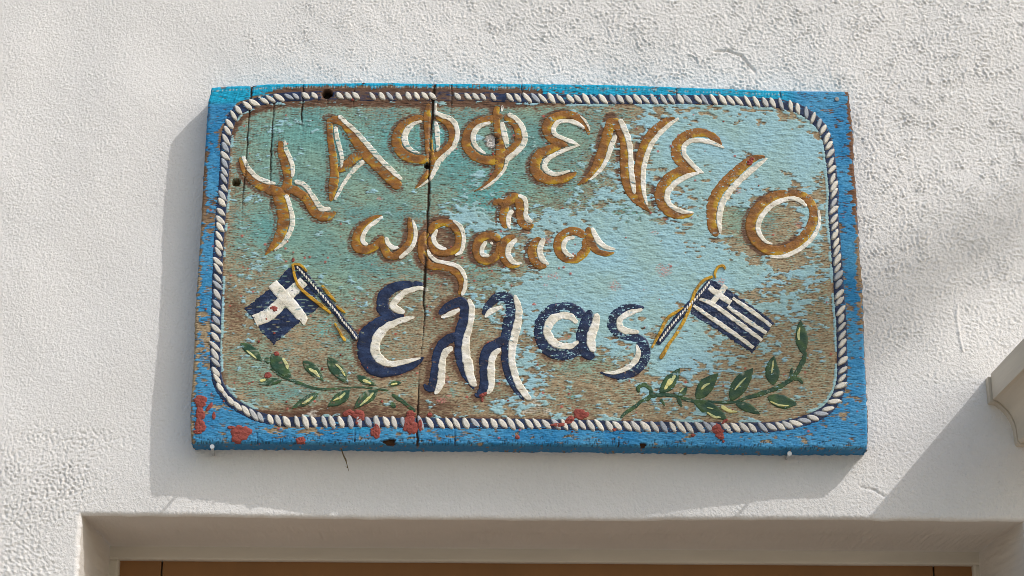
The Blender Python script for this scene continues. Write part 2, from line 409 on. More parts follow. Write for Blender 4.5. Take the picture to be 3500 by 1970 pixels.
# ------------------------------------------------------------------ the painted board: outlines in tenths of a millimetre on the board
LETTERS = [
('kappa','gold',[[(-3625,4831,77),(-3605,4672,118),(-3563,4521,132),(-3522,4371,132),(-3488,4221,125),(-3496,4072,153),(-3542,3967,209),(-3594,3880,209),(-3546,3717,195),(-3526,3569,181),(-3534,3421,167),(-3583,3244,153),(-3674,3097,98),(-3787,2957,21)],[(-4250,4547,35),(-4203,4442,84),(-4148,4322,111),(-4043,4188,132),(-3884,4084,146),(-3726,4010,160),(-3570,3982,167)],[(-3544,4042,139),(-3375,4013,139),(-3216,3895,139),(-3245,3927,125),(-3157,3824,139),(-3068,3691,153),(-2953,3595,153),(-2827,3596,125),(-2724,3663,35)]],[[(-4202,4577,56),(-4155,4472,63),(-4093,4352,70),(-3960,4218,70),(-3816,4152,70),(-3667,4118,35)],[(-3562,4846,42),(-3527,4672,63),(-3450,4507,70),(-3416,4357,63),(-3418,4222,49)],[(-3380,4162,70),(-3252,4118,70),(-3150,4014,70),(-3089,3896,56),(-3105,3943,70),(-3031,3825,84),(-2943,3714,84),(-2802,3715,49)],[(-3505,3940,63),(-3450,3792,63),(-3401,3614,70),(-3388,3452,70),(-3432,3304,70),(-3509,3157,63),(-3644,3031,28)]]),
('first alpha','gold',[[(-2880,5208,84),(-2867,5056,91),(-2846,4828,98),(-2803,4602,111),(-2775,4376,125),(-2770,4226,139),(-2785,4032,125),(-2809,3838,49)],[(-2865,5201,125),(-2679,5149,125),(-2546,4997,132),(-2442,4816,146),(-2309,4635,160),(-2135,4456,174),(-1947,4277,174),(-1802,4121,160),(-1744,4054,84)],[(-2710,4332,84),(-2586,4438,125),(-2462,4559,139),(-2337,4620,111)]],[[(-2732,5258,70),(-2607,5134,63),(-2461,4998,70),(-2315,4832,77),(-2154,4637,81),(-2008,4472,81),(-1849,4323,77),(-1719,4196,49)],[(-2776,5072,56),(-2749,4905,70),(-2709,4754,63),(-2669,4603,59),(-2657,4452,42),(-2669,4377,14)],[(-2313,4507,70),(-2429,4394,70),(-2538,4258,59),(-2619,4123,53),(-2685,3988,49),(-2751,3853,42)]]),
('first phi','gold',[[(-1395,5226,84),(-1537,5202,118),(-1719,5094,132),(-1808,4942,139),(-1812,4790,153),(-1724,4639,160),(-1566,4550,146),(-1382,4536,132),(-1213,4583,132),(-1045,4689,132),(-956,4826,118),(-951,4978,111),(-1010,5114,104),(-1110,5205,91),(-1211,5235,63)],[(-1329,5471,56),(-1347,5295,104),(-1335,5066,118),(-1317,4839,118),(-1292,4612,125),(-1248,4522,111),(-1259,4387,84),(-1349,4266,84),(-1431,4146,56),(-1514,4055,17)]],[[(-1423,5172,35),(-1550,5126,59),(-1647,5034,86),(-1694,4897,95),(-1656,4776,81),(-1569,4686,56),(-1448,4634,21)],[(-1215,5487,42),(-1227,5342,63),(-1140,5274,72),(-1026,5236,77),(-925,5161,84),(-874,5039,72),(-878,4887,70),(-933,4736,70),(-1030,4629,70),(-1141,4508,84),(-1189,4417,84),(-1223,4327,70),(-1278,4222,56),(-1374,4131,31),(-1479,4056,11)],[(-1209,5166,56),(-1190,5037,77),(-1180,4885,70),(-1167,4764,59),(-1179,4666,31)]]),
('second phi','gold',[[(-158,5273,56),(-286,5226,111),(-485,5179,132),(-654,5071,139),(-723,4919,139),(-721,4767,139),(-634,4632,146),(-492,4542,132),(-322,4529,146),(-153,4590,160),(-12,4697,132),(72,4833,118),(85,4985,111),(28,5122,104),(-87,5227,91),(-144,5265,56)],[(-245,5433,84),(-272,5303,100),(-257,5150,109),(-227,4922,114),(-196,4695,146),(-209,4469,132),(-236,4349,111),(-319,4213,91),(-431,4108,56),(-599,4010,14)]],[[(-87,5304,70),(41,5228,77),(141,5092,81),(185,4940,84),(157,4788,84),(58,4667,86),(-54,4576,86),(-96,4515,59),(-110,4425,45),(-179,4304,45),(-291,4183,45),(-403,4093,42),(-514,4018,11)],[(-349,5152,49),(-512,5103,70),(-596,5011,81),(-623,4889,72),(-579,4768,70),(-508,4693,56),(-422,4633,25)],[(-179,5166,56),(-142,4999,86),(-105,4847,81),(-98,4734,39)],[(-167,5444,45),(-180,5341,31)]]),
('first epsilon','gold',[[(1185,4955,28),(1150,5084,84),(1051,5220,118),(909,5295,118),(710,5279,132),(567,5186,146),(525,5064,146),(568,4928,132),(695,4838,132),(851,4778,70)],[(752,4800,118),(596,4723,132),(441,4654,146),(356,4518,160),(342,4383,160),(427,4263,160),(582,4204,132),(765,4221,118),(921,4289,84),(984,4350,35)]],[[(1121,5068,35),(980,5159,72),(852,5191,59),(710,5172,70),(639,5080,72),(653,4974,70),(780,4899,63),(922,4839,63),(1049,4772,17)],[(1049,4787,17),(837,4718,59),(653,4626,67),(526,4534,77),(497,4414,81),(582,4324,72),(723,4310,59),(893,4364,28)],[(1051,5281,22),(1150,5160,36),(1206,5016,17)]]),
('nu','gold',[[(1555,5248,131),(1500,5086,148),(1445,4858,160),(1391,4668,160),(1319,4480,143),(1230,4329,108),(1123,4216,73),(1000,4131,21)],[(1563,5239,139),(1642,5087,143),(1711,4917,108),(1735,4671,125),(1733,4388,136),(1774,4145,143),(1860,3959,143),(1981,3830,108),(2129,3692,21)],[(2533,5255,35),(2408,5207,104),(2228,5053,139),(2083,4862,143),(1991,4635,129),(1944,4390,118),(1942,4184,118),(1966,3997,108),(2017,3849,78)]],[[(1670,5230,78),(1748,5050,91),(1808,4860,84),(1832,4634,80),(1838,4389,84),(1862,4146,78),(1890,3987,44)],[(2595,5250,31),(2460,5150,63),(2298,4997,70),(2171,4825,73),(2089,4636,73),(2033,4409,73),(2021,4184,73),(2036,3998,63),(2083,3803,26)],[(1602,4963,70),(1542,4802,80),(1488,4631,70),(1407,4443,63),(1282,4292,45),(1185,4207,21)]]),
('second epsilon','gold',[[(3251,4795,44),(3165,4908,108),(3007,5001,125),(2812,5000,143),(2633,4904,153),(2542,4752,160),(2556,4582,153),(2678,4451,143),(2817,4377,139),(2940,4355,44)],[(2764,4358,125),(2588,4357,143),(2409,4243,153),(2301,4074,164),(2281,3906,164),(2366,3740,143),(2522,3648,125),(2697,3649,91),(2794,3683,28)]],[[(3294,4753,28),(3128,4832,63),(2951,4878,73),(2774,4867,73),(2666,4772,73),(2681,4621,73),(2784,4490,73),(2888,4378,66),(2966,4337,21)],[(2896,4340,31),(2727,4292,73),(2549,4188,84),(2424,4056,84),(2386,3907,84),(2472,3778,73),(2628,3704,73),(2794,3687,28)]]),
('large iota','gold',[[(3927,4620,35),(3758,4591,108),(3596,4476,143),(3433,4325,153),(3270,4156,160),(3143,3968,160),(3077,3782,160),(3063,3578,143),(3095,3412,143),(3162,3317,78)]],[[(3961,4592,21),(3771,4440,78),(3591,4289,91),(3428,4119,91),(3300,3951,91),(3217,3764,91),(3186,3560,80),(3198,3348,35)]]),
('omicron','gold',[[(4276,4006,132),(4047,3965,147),(3853,3823,154),(3715,3641,166),(3672,3442,166),(3741,3243,154),(3907,3106,154),(4132,3088,147),(4361,3188,147),(4538,3388,147),(4641,3608,135),(4629,3808,135),(4503,3968,128),(4276,4010,132)]],[[(4544,3797,47),(4424,3903,68),(4273,3926,71),(4082,3864,79),(3907,3723,79),(3797,3542,79),(3787,3383,75),(3873,3244,56),(3994,3182,23)],[(4722,3748,34),(4727,3549,49),(4654,3349,60),(4512,3189,60),(4338,3065,68),(4147,2985,60),(3940,2983,34)]]),
('eta','gold',[[(-306,3815,70),(-208,3845,104),(-123,3787,118),(-136,3653,128),(-135,3535,128),(-93,3409,77)],[(-123,3772,111),(-54,3876,146),(44,3914,146),(101,3848,146),(116,3714,128),(116,3595,128),(159,3478,114),(257,3434,86),(324,3486,35)]],[[(86,3959,56),(185,3893,70),(214,3759,64),(200,3640,70),(242,3552,86),(313,3520,35)],[(3,3713,70),(-52,3624,70),(-65,3506,70),(-37,3395,28)]]),
('omega','gold',[[(-2006,3603,28),(-2124,3580,59),(-2248,3491,86),(-2350,3372,114),(-2394,3224,142),(-2369,3092,156),(-2250,3049,128),(-2126,3094,114),(-2030,3190,114),(-1984,3271,70)],[(-2017,3227,84),(-1973,3110,125),(-1921,2993,128),(-1829,2950,114),(-1705,3009,128),(-1597,3142,114),(-1558,3304,100),(-1575,3436,84),(-1592,3584,35)]],[[(-1999,3596,31),(-2122,3491,59),(-2218,3417,64),(-2285,3299,64),(-2295,3181,70),(-2217,3130,42)],[(-1941,3257,49),(-1904,3154,72),(-1833,3089,70),(-1742,3097,28)],[(-1538,3547,25),(-1498,3407,59),(-1488,3260,59),(-1527,3128,64),(-1608,3024,64),(-1731,2918,50)]]),
('rho','gold',[[(-1308,3350,84),(-1375,3231,125),(-1379,3055,146),(-1334,2880,132),(-1214,2793,111),(-1117,2794,100),(-964,2766,114),(-837,2679,103),(-780,2578,100),(-765,2462,86),(-812,2346,49)],[(-1265,3320,84),(-1225,3424,118),(-1087,3499,117),(-932,3470,123),(-833,3353,123),(-817,3206,117),(-871,3073,114),(-1009,3007,100),(-1163,3027,100),(-1241,3129,86),(-1264,3262,84)]],[[(-919,3540,31),(-806,3441,64),(-755,3309,59),(-751,3162,59),(-786,3030,59),(-876,2968,25)],[(-1155,3390,35),(-1209,3262,67),(-1179,3159,67),(-1094,3087,67),(-1003,3070,31)],[(-1298,3063,25),(-1259,2968,59),(-1160,2881,59),(-1006,2846,59),(-867,2810,67),(-768,2724,67),(-711,2593,53),(-720,2448,59),(-763,2325,45)]]),
('middle alpha','gold',[[(-203,3210,111),(-259,3276,118),(-371,3297,117),(-496,3237,128),(-551,3105,128),(-521,2959,128),(-409,2886,128),(-284,2931,117),(-202,3049,114),(-189,3195,111)],[(41,3288,53),(-77,3240,111),(-146,3122,128),(-145,2990,128),(-75,2859,114),(37,2802,86),(123,2829,25)]],[[(-398,3201,56),(-460,3091,67),(-452,2988,70),(-347,2960,45)],[(73,3244,45),(-21,3152,86),(-69,3020,81),(-19,2904,81),(64,2846,59),(155,2852,17)],[(-342,3187,35),(-293,3151,31)]]),
('small iota','gold',[[(439,3258,77),(342,3184,114),(300,3052,128),(328,2921,128),(412,2819,114),(530,2802,49)]],[[(488,3259,53),(439,3141,86),(426,3024,86),(468,2907,86),(558,2827,35)]]),
('right alpha of the middle line','gold',[[(1103,3265,113),(1047,3344,132),(896,3373,135),(745,3283,139),(698,3124,139),(754,2986,139),(895,2917,135),(1045,2968,135),(1136,3107,135),(1122,3265,135)],[(1170,3445,79),(1179,3305,117),(1215,3167,117),(1309,3049,98),(1440,3010,79),(1568,3031,23)]],[[(962,3270,47),(839,3243,68),(786,3124,71),(839,3006,68),(951,2957,34)],[(1223,3435,53),(1273,3306,79),(1347,3187,87),(1460,3109,68),(1582,3086,23)]]),
('capital epsilon','navy',[[(-1348,2509,56),(-1500,2515,86),(-1680,2485,132),(-1845,2426,160),(-1953,2310,174),(-1964,2166,170),(-1940,2068,170),(-1820,1990,136),(-1635,2008,68)],[(-1735,1973,136),(-1852,1937,204),(-2018,1840,230),(-2166,1699,247),(-2211,1490,247),(-2181,1317,213),(-2051,1162,196),(-1833,1129,157),(-1584,1200,140),(-1419,1287,105),(-1323,1352,20)]],[[(-1276,2401,49),(-1360,2444,56),(-1485,2428,72),(-1636,2370,89),(-1731,2282,95),(-1812,2165,102),(-1738,2104,105),(-1628,2049,68)],[(-1475,1983,34),(-1650,1938,88),(-1867,1841,105),(-1998,1718,133),(-2061,1560,140),(-2041,1404,140),(-1937,1284,105),(-1802,1242,88),(-1586,1286,71),(-1369,1343,26)]]),
('left lambda','navy',[[(-1106,2030,68),(-981,2145,123),(-847,2216,145),(-746,2217,157),(-710,2041,157),(-741,1848,179),(-781,1656,170),(-794,1447,123),(-767,1274,123),(-698,1119,119),(-613,965,85),(-558,859,26)],[(-773,1682,136),(-923,1655,140),(-1056,1550,143),(-1120,1393,140),(-1134,1220,140),(-1156,1030,140),(-1195,893,136),(-1270,884,85),(-1313,943,26)]],[[(-1071,1977,43),(-929,2040,82),(-787,2111,43)],[(-662,2279,51),(-610,2147,88),(-617,1972,88),(-648,1796,88),(-688,1639,105),(-694,1448,123),(-667,1292,133),(-631,1120,123),(-579,965,102),(-517,911,26)],[(-888,1513,60),(-987,1446,105),(-1035,1324,95),(-1050,1169,105),(-1055,1014,105),(-1095,876,94),(-1146,781,43)]]),
('right lambda','navy',[[(-432,2025,60),(-374,2149,105),(-240,2290,140),(-105,2318,157),(-3,2186,179),(-19,2011,179),(-51,1800,191),(-67,1591,174),(-90,1365,126),(-64,1175,123),(4,986,105),(105,815,85),(192,700,20)],[(-67,1652,153),(-217,1573,143),(-351,1485,157),(-400,1346,157),(-406,1173,150),(-396,1001,140),(-428,846,136),(-502,769,85),(-547,803,26)]],[[(-406,1982,37),(-323,2079,88),(-138,2159,48)],[(38,2345,51),(90,2187,95),(107,2011,105),(67,1801,116),(17,1574,123),(2,1366,105),(37,1159,105),(96,970,105),(189,816,105),(289,705,60)],[(-166,1495,51),(-266,1399,95),(-307,1243,105),(-305,1070,105),(-303,899,88),(-361,787,43)]]),
('large alpha','navy',[[(1093,1948,119),(1060,2035,153),(925,2122,170),(723,2142,170),(537,2049,179),(436,1874,179),(445,1664,179),(538,1491,179),(722,1405,157),(923,1441,157),(1091,1582,140)],[(1198,2115,77),(1143,1966,157),(1075,1756,174),(1074,1564,174),(1141,1426,157),(1254,1374,77)]],[[(995,1904,60),(874,2008,99),(722,2016,105),(588,1927,133),(537,1787,123),(588,1648,123),(722,1553,105),(890,1545,85),(1016,1616,43)],[(1296,2063,68),(1269,1897,123),(1209,1722,133),(1200,1582,123),(1245,1452,71)]]),
('final sigma','navy',[[(2013,2156,37),(1836,2164,105),(1667,2110,143),(1548,1986,157),(1546,1829,157),(1680,1725,140),(1848,1691,140),(1981,1587,157),(2012,1414,167),(1909,1223,157),(1741,1118,140),(1557,1091,102),(1332,1136,26)]],[[(1988,2126,43),(1801,2075,78),(1649,1969,88),(1648,1847,99),(1748,1786,95),(1932,1765,48)],[(1888,1573,31),(1912,1431,78),(1843,1292,82),(1708,1187,71),(1540,1134,54),(1382,1133,17)]]),
]
ROPE = [(-4294,5343),(-4043,5468),(-3661,5555),(-3021,5590),(-2087,5589),(-946,5597),(196,5574),(1338,5559),(2021,5564),(3091,5565),(3982,5523),(4266,5487),(4512,5403),(4703,5261),(4838,5090),(4917,4844),(4948,4505),(4973,4037),(4951,3710),(4970,3113),(4982,2719),(4990,2230),(5001,2009),(4996,1573),(4981,1140),(4935,899),(4852,727),(4722,573),(4501,452),(4165,348),(3750,303),(2921,297),(2093,304),(1467,313),(638,328),(-356,335),(-1185,338),(-1864,342),(-2527,346),(-3190,342),(-3523,365),(-3773,414),(-3994,515),(-4199,650),(-4358,837),(-4445,1077),(-4479,1423),(-4484,1771),(-4493,2176),(-4497,2537),(-4508,2974),(-4499,3563),(-4481,4065),(-4478,4440),(-4482,4817),(-4450,5045),(-4388,5228)]
FLAG_A = [(-3417,2762),(-3141,2619),(-2910,2136),(-3263,1849),(-3595,1536),(-3797,1749),(-3960,1985),(-4072,2092),(-3742,2383),(-3569,2565)]
FLAG_A_CROSS = [[(-3180,2546,160),(-3447,2269,181),(-3674,2021,196),(-3897,1906,187)],[(-3657,2499,160),(-3447,2269,181),(-3187,1969,153),(-3207,1910,170)]]
POLE_A = [(-3314,2792,98),(-3141,2604,111),(-2967,2402,118),(-2766,2173,111),(-2622,2001,98),(-2576,1923,102),(-2454,1784,102),(-2332,1619,94)]
CORD_A = [[(-3364,2814,35),(-3339,2719,42),(-3319,2618,42),(-3261,2473,45),(-3145,2351,49),(-3003,2236,53),(-2875,2136,56),(-2745,2026,35)],[(-3364,2807,31),(-3245,2796,45),(-3130,2692,33)],[(-2901,2475,42),(-2771,2317,50),(-2670,2210,28)],[(-2669,2152,28),(-2597,2088,39),(-2524,2034,20)],[(-2684,1879,31),(-2604,1740,37),(-2515,1592,51)]]
FLAG_B = [(3039,2617),(3288,2462),(3991,1942),(3633,1452),(2719,2069),(2741,2234)]
FLAG_B_WHITE = [[(3359,2317,53),(3652,2105,71),(3934,1878,56)],[(3281,2184,56),(3573,1959,71),(3856,1767,56)],[(2845,2307,53),(3076,2198,71),(3424,1938,75),(3787,1651,60)],[(2759,2192,53),(3089,1955,71),(3418,1716,71),(3654,1535,56)],[(2989,2494,85),(3155,2364,94),(3329,2235,94)],[(3261,2511,94),(3145,2364,94),(3016,2201,85)]]
POLE_B = [(3033,2592,85),(2837,2342,109),(2627,2117,109),(2398,1844,103),(2199,1577,85)]
CORD_B = [[(3258,2766,23),(3231,2825,41),(3147,2805,41),(3097,2706,41),(3109,2628,26)],[(3068,2657,41),(2917,2587,45),(2811,2449,49),(2746,2293,49),(2682,2098,49),(2566,1865,49),(2432,1652,49),(2414,1643,48),(2241,1346,61)],[(2609,2160,23),(2514,2097,45),(2354,1979,49),(2248,1766,49),(2115,1515,34)]]
STEM_A = [[(-3630,1160,34),(-3450,1049,51),(-3247,965,58),(-3044,889,44),(-2826,847,37),(-2377,881,24),(-2077,870,34),(-1843,833,27)],[(-1791,777,51),(-1605,650,68),(-1436,515,43)]]
STEM_B = [[(1638,433,37),(1714,519,51),(1864,622,61),(1965,699,51),(2133,778,61),(2349,796,58),(2515,763,61),(2714,704,58),(3029,689,48),(3346,692,48),(3531,761,58),(3648,788,68),(3900,875,71),(4104,979,75),(4241,1083,78),(4347,1239,75),(4419,1395,68),(4443,1482,51)],[(1917,828,51),(1909,905,61),(2002,945,65),(2084,889,68),(2099,794,68),(2015,708,58)],[(2499,763,61),(2522,695,68),(2554,609,31)],[(4239,1040,51),(4323,1050,58),(4384,981,44)],[(4207,1066,51),(4218,1152,51),(4229,1230,24)],[(2232,727,48),(2281,676,41),(2300,625,24)]]
LEAF_A = [(-4099,1555,-3760,1272,132),(-3623,1385,-3299,1025,198),(-3145,1284,-2822,976,149),(-2767,1344,-2449,936,173),(-2324,1066,-2028,913,99),(-3440,989,-3795,918,91),(-2891,796,-3289,545,116),(-2426,842,-2750,583,149),(-2001,844,-2351,551,157),(-1845,914,-1645,958,74),(-1805,649,-1728,573,74),(-3713,1333,-3658,1238,74)]
LEAF_B = [(2225,821,2537,1210,173),(2490,763,2643,927,83),(2773,730,3115,1133,190),(3288,708,3640,1221,206),(3936,952,3964,1413,178),(4404,1439,4382,1979,165),(3839,772,4293,669,190),(3362,666,3723,506,124),(2722,696,3239,410,182)]
GLEAM_A = [[(-4002,1443,24),(-3915,1374,34),(-3846,1314,20)],[(-3453,1326,31),(-3390,1222,58),(-3371,1153,24)],[(-3054,1164,34),(-2951,1104,54),(-2882,1019,17)],[(-2655,1244,27),(-2569,1159,34),(-2499,1047,20)],[(-2238,989,44),(-2163,963,51),(-2103,929,20)],[(-3781,970,44),(-3690,988,44)],[(-2972,735,27),(-3053,666,41),(-3134,614,20)],[(-2491,798,31),(-2556,729,44),(-2670,669,17)],[(-2067,801,24),(-2155,698,41),(-2269,595,24)],[(-1811,923,27),(-1712,944,31)]]
GLEAM_B = [[(2301,873,34),(2386,1002,75),(2471,1097,34)],[(2525,832,20),(2584,901,31)],[(2851,877,24),(2902,937,41),(2986,980,17)],[(3350,871,20),(3436,975,34),(3531,1070,17)],[(3914,1133,17),(3932,1237,27),(3945,1340,14)],[(4345,1655,31),(4340,1760,44),(4369,1865,14)],[(3878,704,20),(4009,645,31),(4159,637,14)],[(3144,630,51),(3243,563,58),(3383,538,17)],[(2926,527,17),(3041,459,37),(3140,452,14)],[(2928,603,14),(3027,582,24)]]
BLOBS = [(-4656,647,116,102,0),(-4652,459,79,116,0),(-4642,273,96,116,0),(-4666,188,74,50,0),(-4519,563,36,99,35),(-4446,427,33,74,0),(-4035,158,178,135,0),(-4180,250,59,33,0),(-3130,54,86,66,0),(-3127,-13,46,30,0),(-3746,-22,36,30,0),(-2432,483,99,56,0),(-2281,450,107,96,0),(-2303,339,30,50,0),(-2021,197,93,99,0),(-2012,299,36,33,0),(-1507,310,124,157,0),(-1502,480,83,50,0),(-1358,311,43,132,0),(-1220,469,43,43,0),(-3613,2102,65,51,0),(-3664,1057,59,56,0),(-3548,1394,50,46,0),(-3723,1936,24,22,0),(-3594,1716,23,23,0),(-3824,1583,21,21,0),(1037,489,116,96,0),(871,394,99,59,-25),(705,322,126,36,-8),(96,131,43,43,0),(1541,254,40,33,0),(912,221,21,17,0),(3070,273,102,96,0),(3117,172,69,66,0),(3164,87,23,26,0),(2711,177,33,30,0),(3188,392,66,26,-40),(3312,555,17,43,0),(3686,4524,51,71,30),(3723,4581,41,30,0),(3812,4137,15,17,0),(3293,5199,19,15,0),(-309,4634,23,30,0),(-2526,5529,24,24,0),(-2356,5813,24,16,0),(-4648,2088,19,22,0),(-3352,2880,27,43,0),(-4578,896,17,17,0),(-4307,649,20,20,0),(-3368,652,17,17,0),(-1938,665,23,23,0),(-2850,1162,21,21,0),(-2581,1383,21,17,0),(-427,778,66,33,-25),(-435,701,23,43,0),(-47,690,20,20,0)]
PINK = [(2329,2760,119,113,0),(2179,3352,64,40,0),(621,2646,122,54,0),(510,2500,47,34,0),(-980,980,66,91,0),(-1058,688,99,53,0),(756,1649,91,50,0),(-1467,362,66,99,0),(3178,2550,91,82,0),(3367,1889,51,26,0),(3496,4045,47,68,0),(4410,3506,73,55,0),(-2048,3885,54,30,0),(-2063,3873,41,27,0),(-943,757,50,33,0),(3543,2201,26,55,0),(1567,2500,110,73,0),(-664,1068,50,99,0),(-1831,351,99,50,0),(551,3215,68,41,0)]
HOLES = [(-2922,5621,74,78,0),(-4283,4138,64,64,0),(-337,4849,95,111,0),(-1338,4428,43,46,0),(-1807,46,99,43,0),(1965,20,46,36,0)]
CRACKS = [[(-4119,5752,59),(-4118,5552,31),(-4130,5352,36),(-4138,5047,20),(-4145,4895,31),(-4142,4442,22),(-4165,4067,28),(-4173,3936,17),(-4176,3713,17),(-4173,3387,4)],[(-3745,5623,6),(-3748,5570,20),(-3760,5172,25),(-3763,4898,28),(-3767,4671,36),(-3765,4445,31),(-3754,4070,14),(-3747,4013,11),(-3746,3820,17),(-3750,3582,4)],[(-3306,5773,31),(-3299,5465,28),(-3318,5327,36),(-3313,5205,28),(-3293,5053,14),(-3296,4750,4)],[(-1235,5803,50),(-1247,5679,64),(-1258,5525,64),(-1261,5250,64),(-1279,5067,42),(-1287,4763,33),(-1296,4462,36),(-1298,4162,39),(-1297,4151,56),(-1297,3897,50),(-1307,3675,47),(-1309,3394,31),(-1324,3085,20),(-1332,2793,56),(-1334,2502,50),(-1349,2213,36),(-1324,2037,27),(-1363,1444,14),(-1390,1098,17),(-1398,669,31),(-1406,243,34),(-1395,108,48),(-1401,-2,58)],[(-2919,5545,20),(-2920,5361,6)],[(-2500,5686,20),(-2512,5517,14),(-2511,5256,4)],[(-974,5789,20),(-967,5604,22),(-974,5374,14),(-974,5084,4)],[(131,5812,33),(136,5650,22),(130,5489,6)],[(1175,5819,11),(1167,5604,17)],[(2559,5744,24),(2563,5456,10)],[(4188,5717,24),(4207,5611,21)],[(-2324,220,17),(-2333,51,24)],[(-844,272,14),(-832,10,24)],[(3204,172,7),(3202,-47,17)],[(-3788,177,20),(-3773,25,17)],[(-4298,4059,11),(-4290,3902,4)],[(-1783,5722,11),(-1782,5491,4)],[(-2091,5750,11),(-2078,5520,4)],[(-2063,5766,11),(-1933,5721,4)],[(-3576,5755,14),(-3580,5663,7)],[(-3469,5756,14),(-3466,5679,7)],[(-119,5764,10),(-119,5687,7)],[(431,5722,11),(432,5599,6)],[(1606,111,17),(1605,10,24)]]
OUTT = [(-4747,5732),(-4427,5760),(-4127,5770),(-3885,5796),(-3457,5809),(-2885,5819),(-2028,5834),(-1521,5825),(-949,5826),(-234,5831),(767,5829),(1488,5823),(2024,5812),(2739,5784),(3453,5766),(4167,5740),(4881,5737),(5256,5734)]
OUTL = [(-4765,35),(-4795,289),(-4806,646),(-4799,989),(-4797,1421),(-4810,2030),(-4806,2608),(-4800,3089),(-4796,3634),(-4801,4138),(-4797,4739),(-4791,5195),(-4789,5562),(-4747,5732)]
OUTR = [(5294,0),(5317,152),(5327,543),(5329,970),(5328,1488),(5323,1556),(5344,2427),(5328,3115),(5321,3575),(5312,3813),(5324,4039),(5301,4507),(5308,5074),(5289,5456),(5274,5725)]
OUTB = [(-4764,10),(-3839,16),(-2847,11),(-1691,13),(-684,11),(473,10),(1795,2),(2749,-3),(3740,-19),(5277,-8)]
SIGN_Z = 2.237
TH = 0.045
sign = empty('painted_sign', (0, 0, SIGN_Z))
tag(sign, 'weathered blue wooden sign with Greek lettering, rope border and two flags', 'sign')
e4 = 1e-4
def arr(pts): return np.array(pts, float)*e4
aT, aL, aR, aB = arr(OUTT), arr(OUTL), arr(OUTR), arr(OUTB)
ft = lambda u: np.interp(u, aT[:, 0], aT[:, 1]) - 0.0006
fb = lambda u: np.interp(u, aB[:, 0], aB[:, 1])
fl = lambda w: np.interp(w, aL[:, 1], aL[:, 0])
fr_ = lambda w: np.interp(w, aR[:, 1], aR[:, 0])
HB = (0.00139, 0.00097)
NI, NJ = 726, 600
S_, T_ = np.meshgrid(np.linspace(0, 1, NI), np.linspace(0, 1, NJ), indexing='ij')
W0 = 0.583*T_
U = fl(W0) + (fr_(W0)-fl(W0))*S_
W = fb(U) + (ft(U)-fb(U))*T_
A = (U+0.478)/1.008; B = W/0.583           # board fractions

g_long = noise_field(NI, NJ, HB, 0.0029, (12.0, 1.0), 0.30)      # horizontal grain
g_fine = noise_field(NI, NJ, HB, 0.0023, (7.0, 1.0), 0.25)
g_iso = noise_field(NI, NJ, HB, 0.0030, (2.0, 1.0), 0.35)
g_mid = noise_field(NI, NJ, HB, 0.012, (2.6, 1.0), 0.5)
g_vert = noise_field(NI, NJ, HB, 0.0040, (1.0, 9.0), 0.3)
fl1 = noise_field(NI, NJ, HB, 0.050, (1.7, 1.0), 0.45)
fl2 = noise_field(NI, NJ, HB, 0.020, (1.9, 1.0), 0.40)
fl3 = noise_field(NI, NJ, HB, 0.008, (2.2, 1.0), 0.35)
peb = noise_field(NI, NJ, HB, 0.0044, (1.0, 1.0), 0.30)
flake = 0.42*fl1 + 0.52*fl2 + 0.48*fl3 + 0.12*g_long + 0.15*g_fine + 0.16*g_iso
patch = noise_field(NI, NJ, HB, 0.10, (1.2, 1.0), 0.45)

def G(l):
    r = np.zeros_like(A)
    for a, b, ra, rb, amp in l: r += amp*bump2(A, B, a, b, ra, rb)
    return r
def mixc(c, d, m):
    m = np.clip(m, 0, 1)[..., None]
    return c*(1-m) + d*m

# rope path: signed distance (positive inside)
rope = arr(ROPE)
def catmull(P, step, closed=False):
    P = np.asarray(P, float)
    Q = np.vstack([P[-1], P, P[0], P[1]]) if closed else np.vstack([2*P[0]-P[1], P, 2*P[-1]-P[-2]])
    out = []
    for k in range(len(Q)-3):
        p0, p1, p2, p3 = Q[k:k+4]
        n = max(2, int(np.hypot(*(p2-p1)[:2])/step))
        t = np.linspace(0, 1, n, endpoint=False)[:, None]
        out.append(0.5*((2*p1) + (p2-p0)*t + (2*p0-5*p1+4*p2-p3)*t*t + (3*p1-p0-3*p2+p3)*t**3))
    r = np.vstack(out)
    return r if closed else np.vstack([r, P[-1]])
RP = catmull(rope, 0.0015, True)
Rd = np.full(A.shape, 1e9, np.float32)
for p in RP[::4]:
    Rd = np.minimum(Rd, (U-p[0])**2 + (W-p[1])**2)
Rd = np.sqrt(Rd)
def inside_poly(P, U, W):
    ins = np.zeros(U.shape, bool)
    n = len(P)
    for k in range(n):
        x0, y0 = P[k]; x1, y1 = P[(k+1) % n]
        if y0 == y1: continue
        c = ((y0 > W) != (y1 > W)) & (U < (x1-x0)*(W-y0)/(y1-y0)+x0)
        ins ^= c
    return ins
INS = inside_poly(RP[::6], U, W)
RS = np.where(INS, Rd, -Rd)

# strokes
def resample(st, step=0.0014):
    s = arr(st)
    r = catmull(s, step)
    r[:, 2] = np.maximum(r[:, 2], 0.0006)
    return r
glow = np.zeros_like(A)
for name, kind, g, wq in LETTERS:
    for st in g:
        r = resample(st, 0.004)
        for u, w, wd in r:
            i0 = int((u+0.478-0.03)/1.008*NI); i1 = int((u+0.478+0.03)/1.008*NI)
            j0 = int((w-0.03)/0.583*NJ); j1 = int((w+0.03)/0.583*NJ)
            i0, j0 = max(i0, 0), max(j0, 0)
            dd = np.hypot(U[i0:i1, j0:j1]-(u-0.0030), W[i0:i1, j0:j1]-(w-0.0012))
            glow[i0:i1, j0:j1] = np.maximum(glow[i0:i1, j0:j1], np.exp(-np.maximum(dd-wd*0.5, 0)**2/0.0052**2)*min(1, wd/0.012)*(1.0 if kind == 'gold' else 0.6))

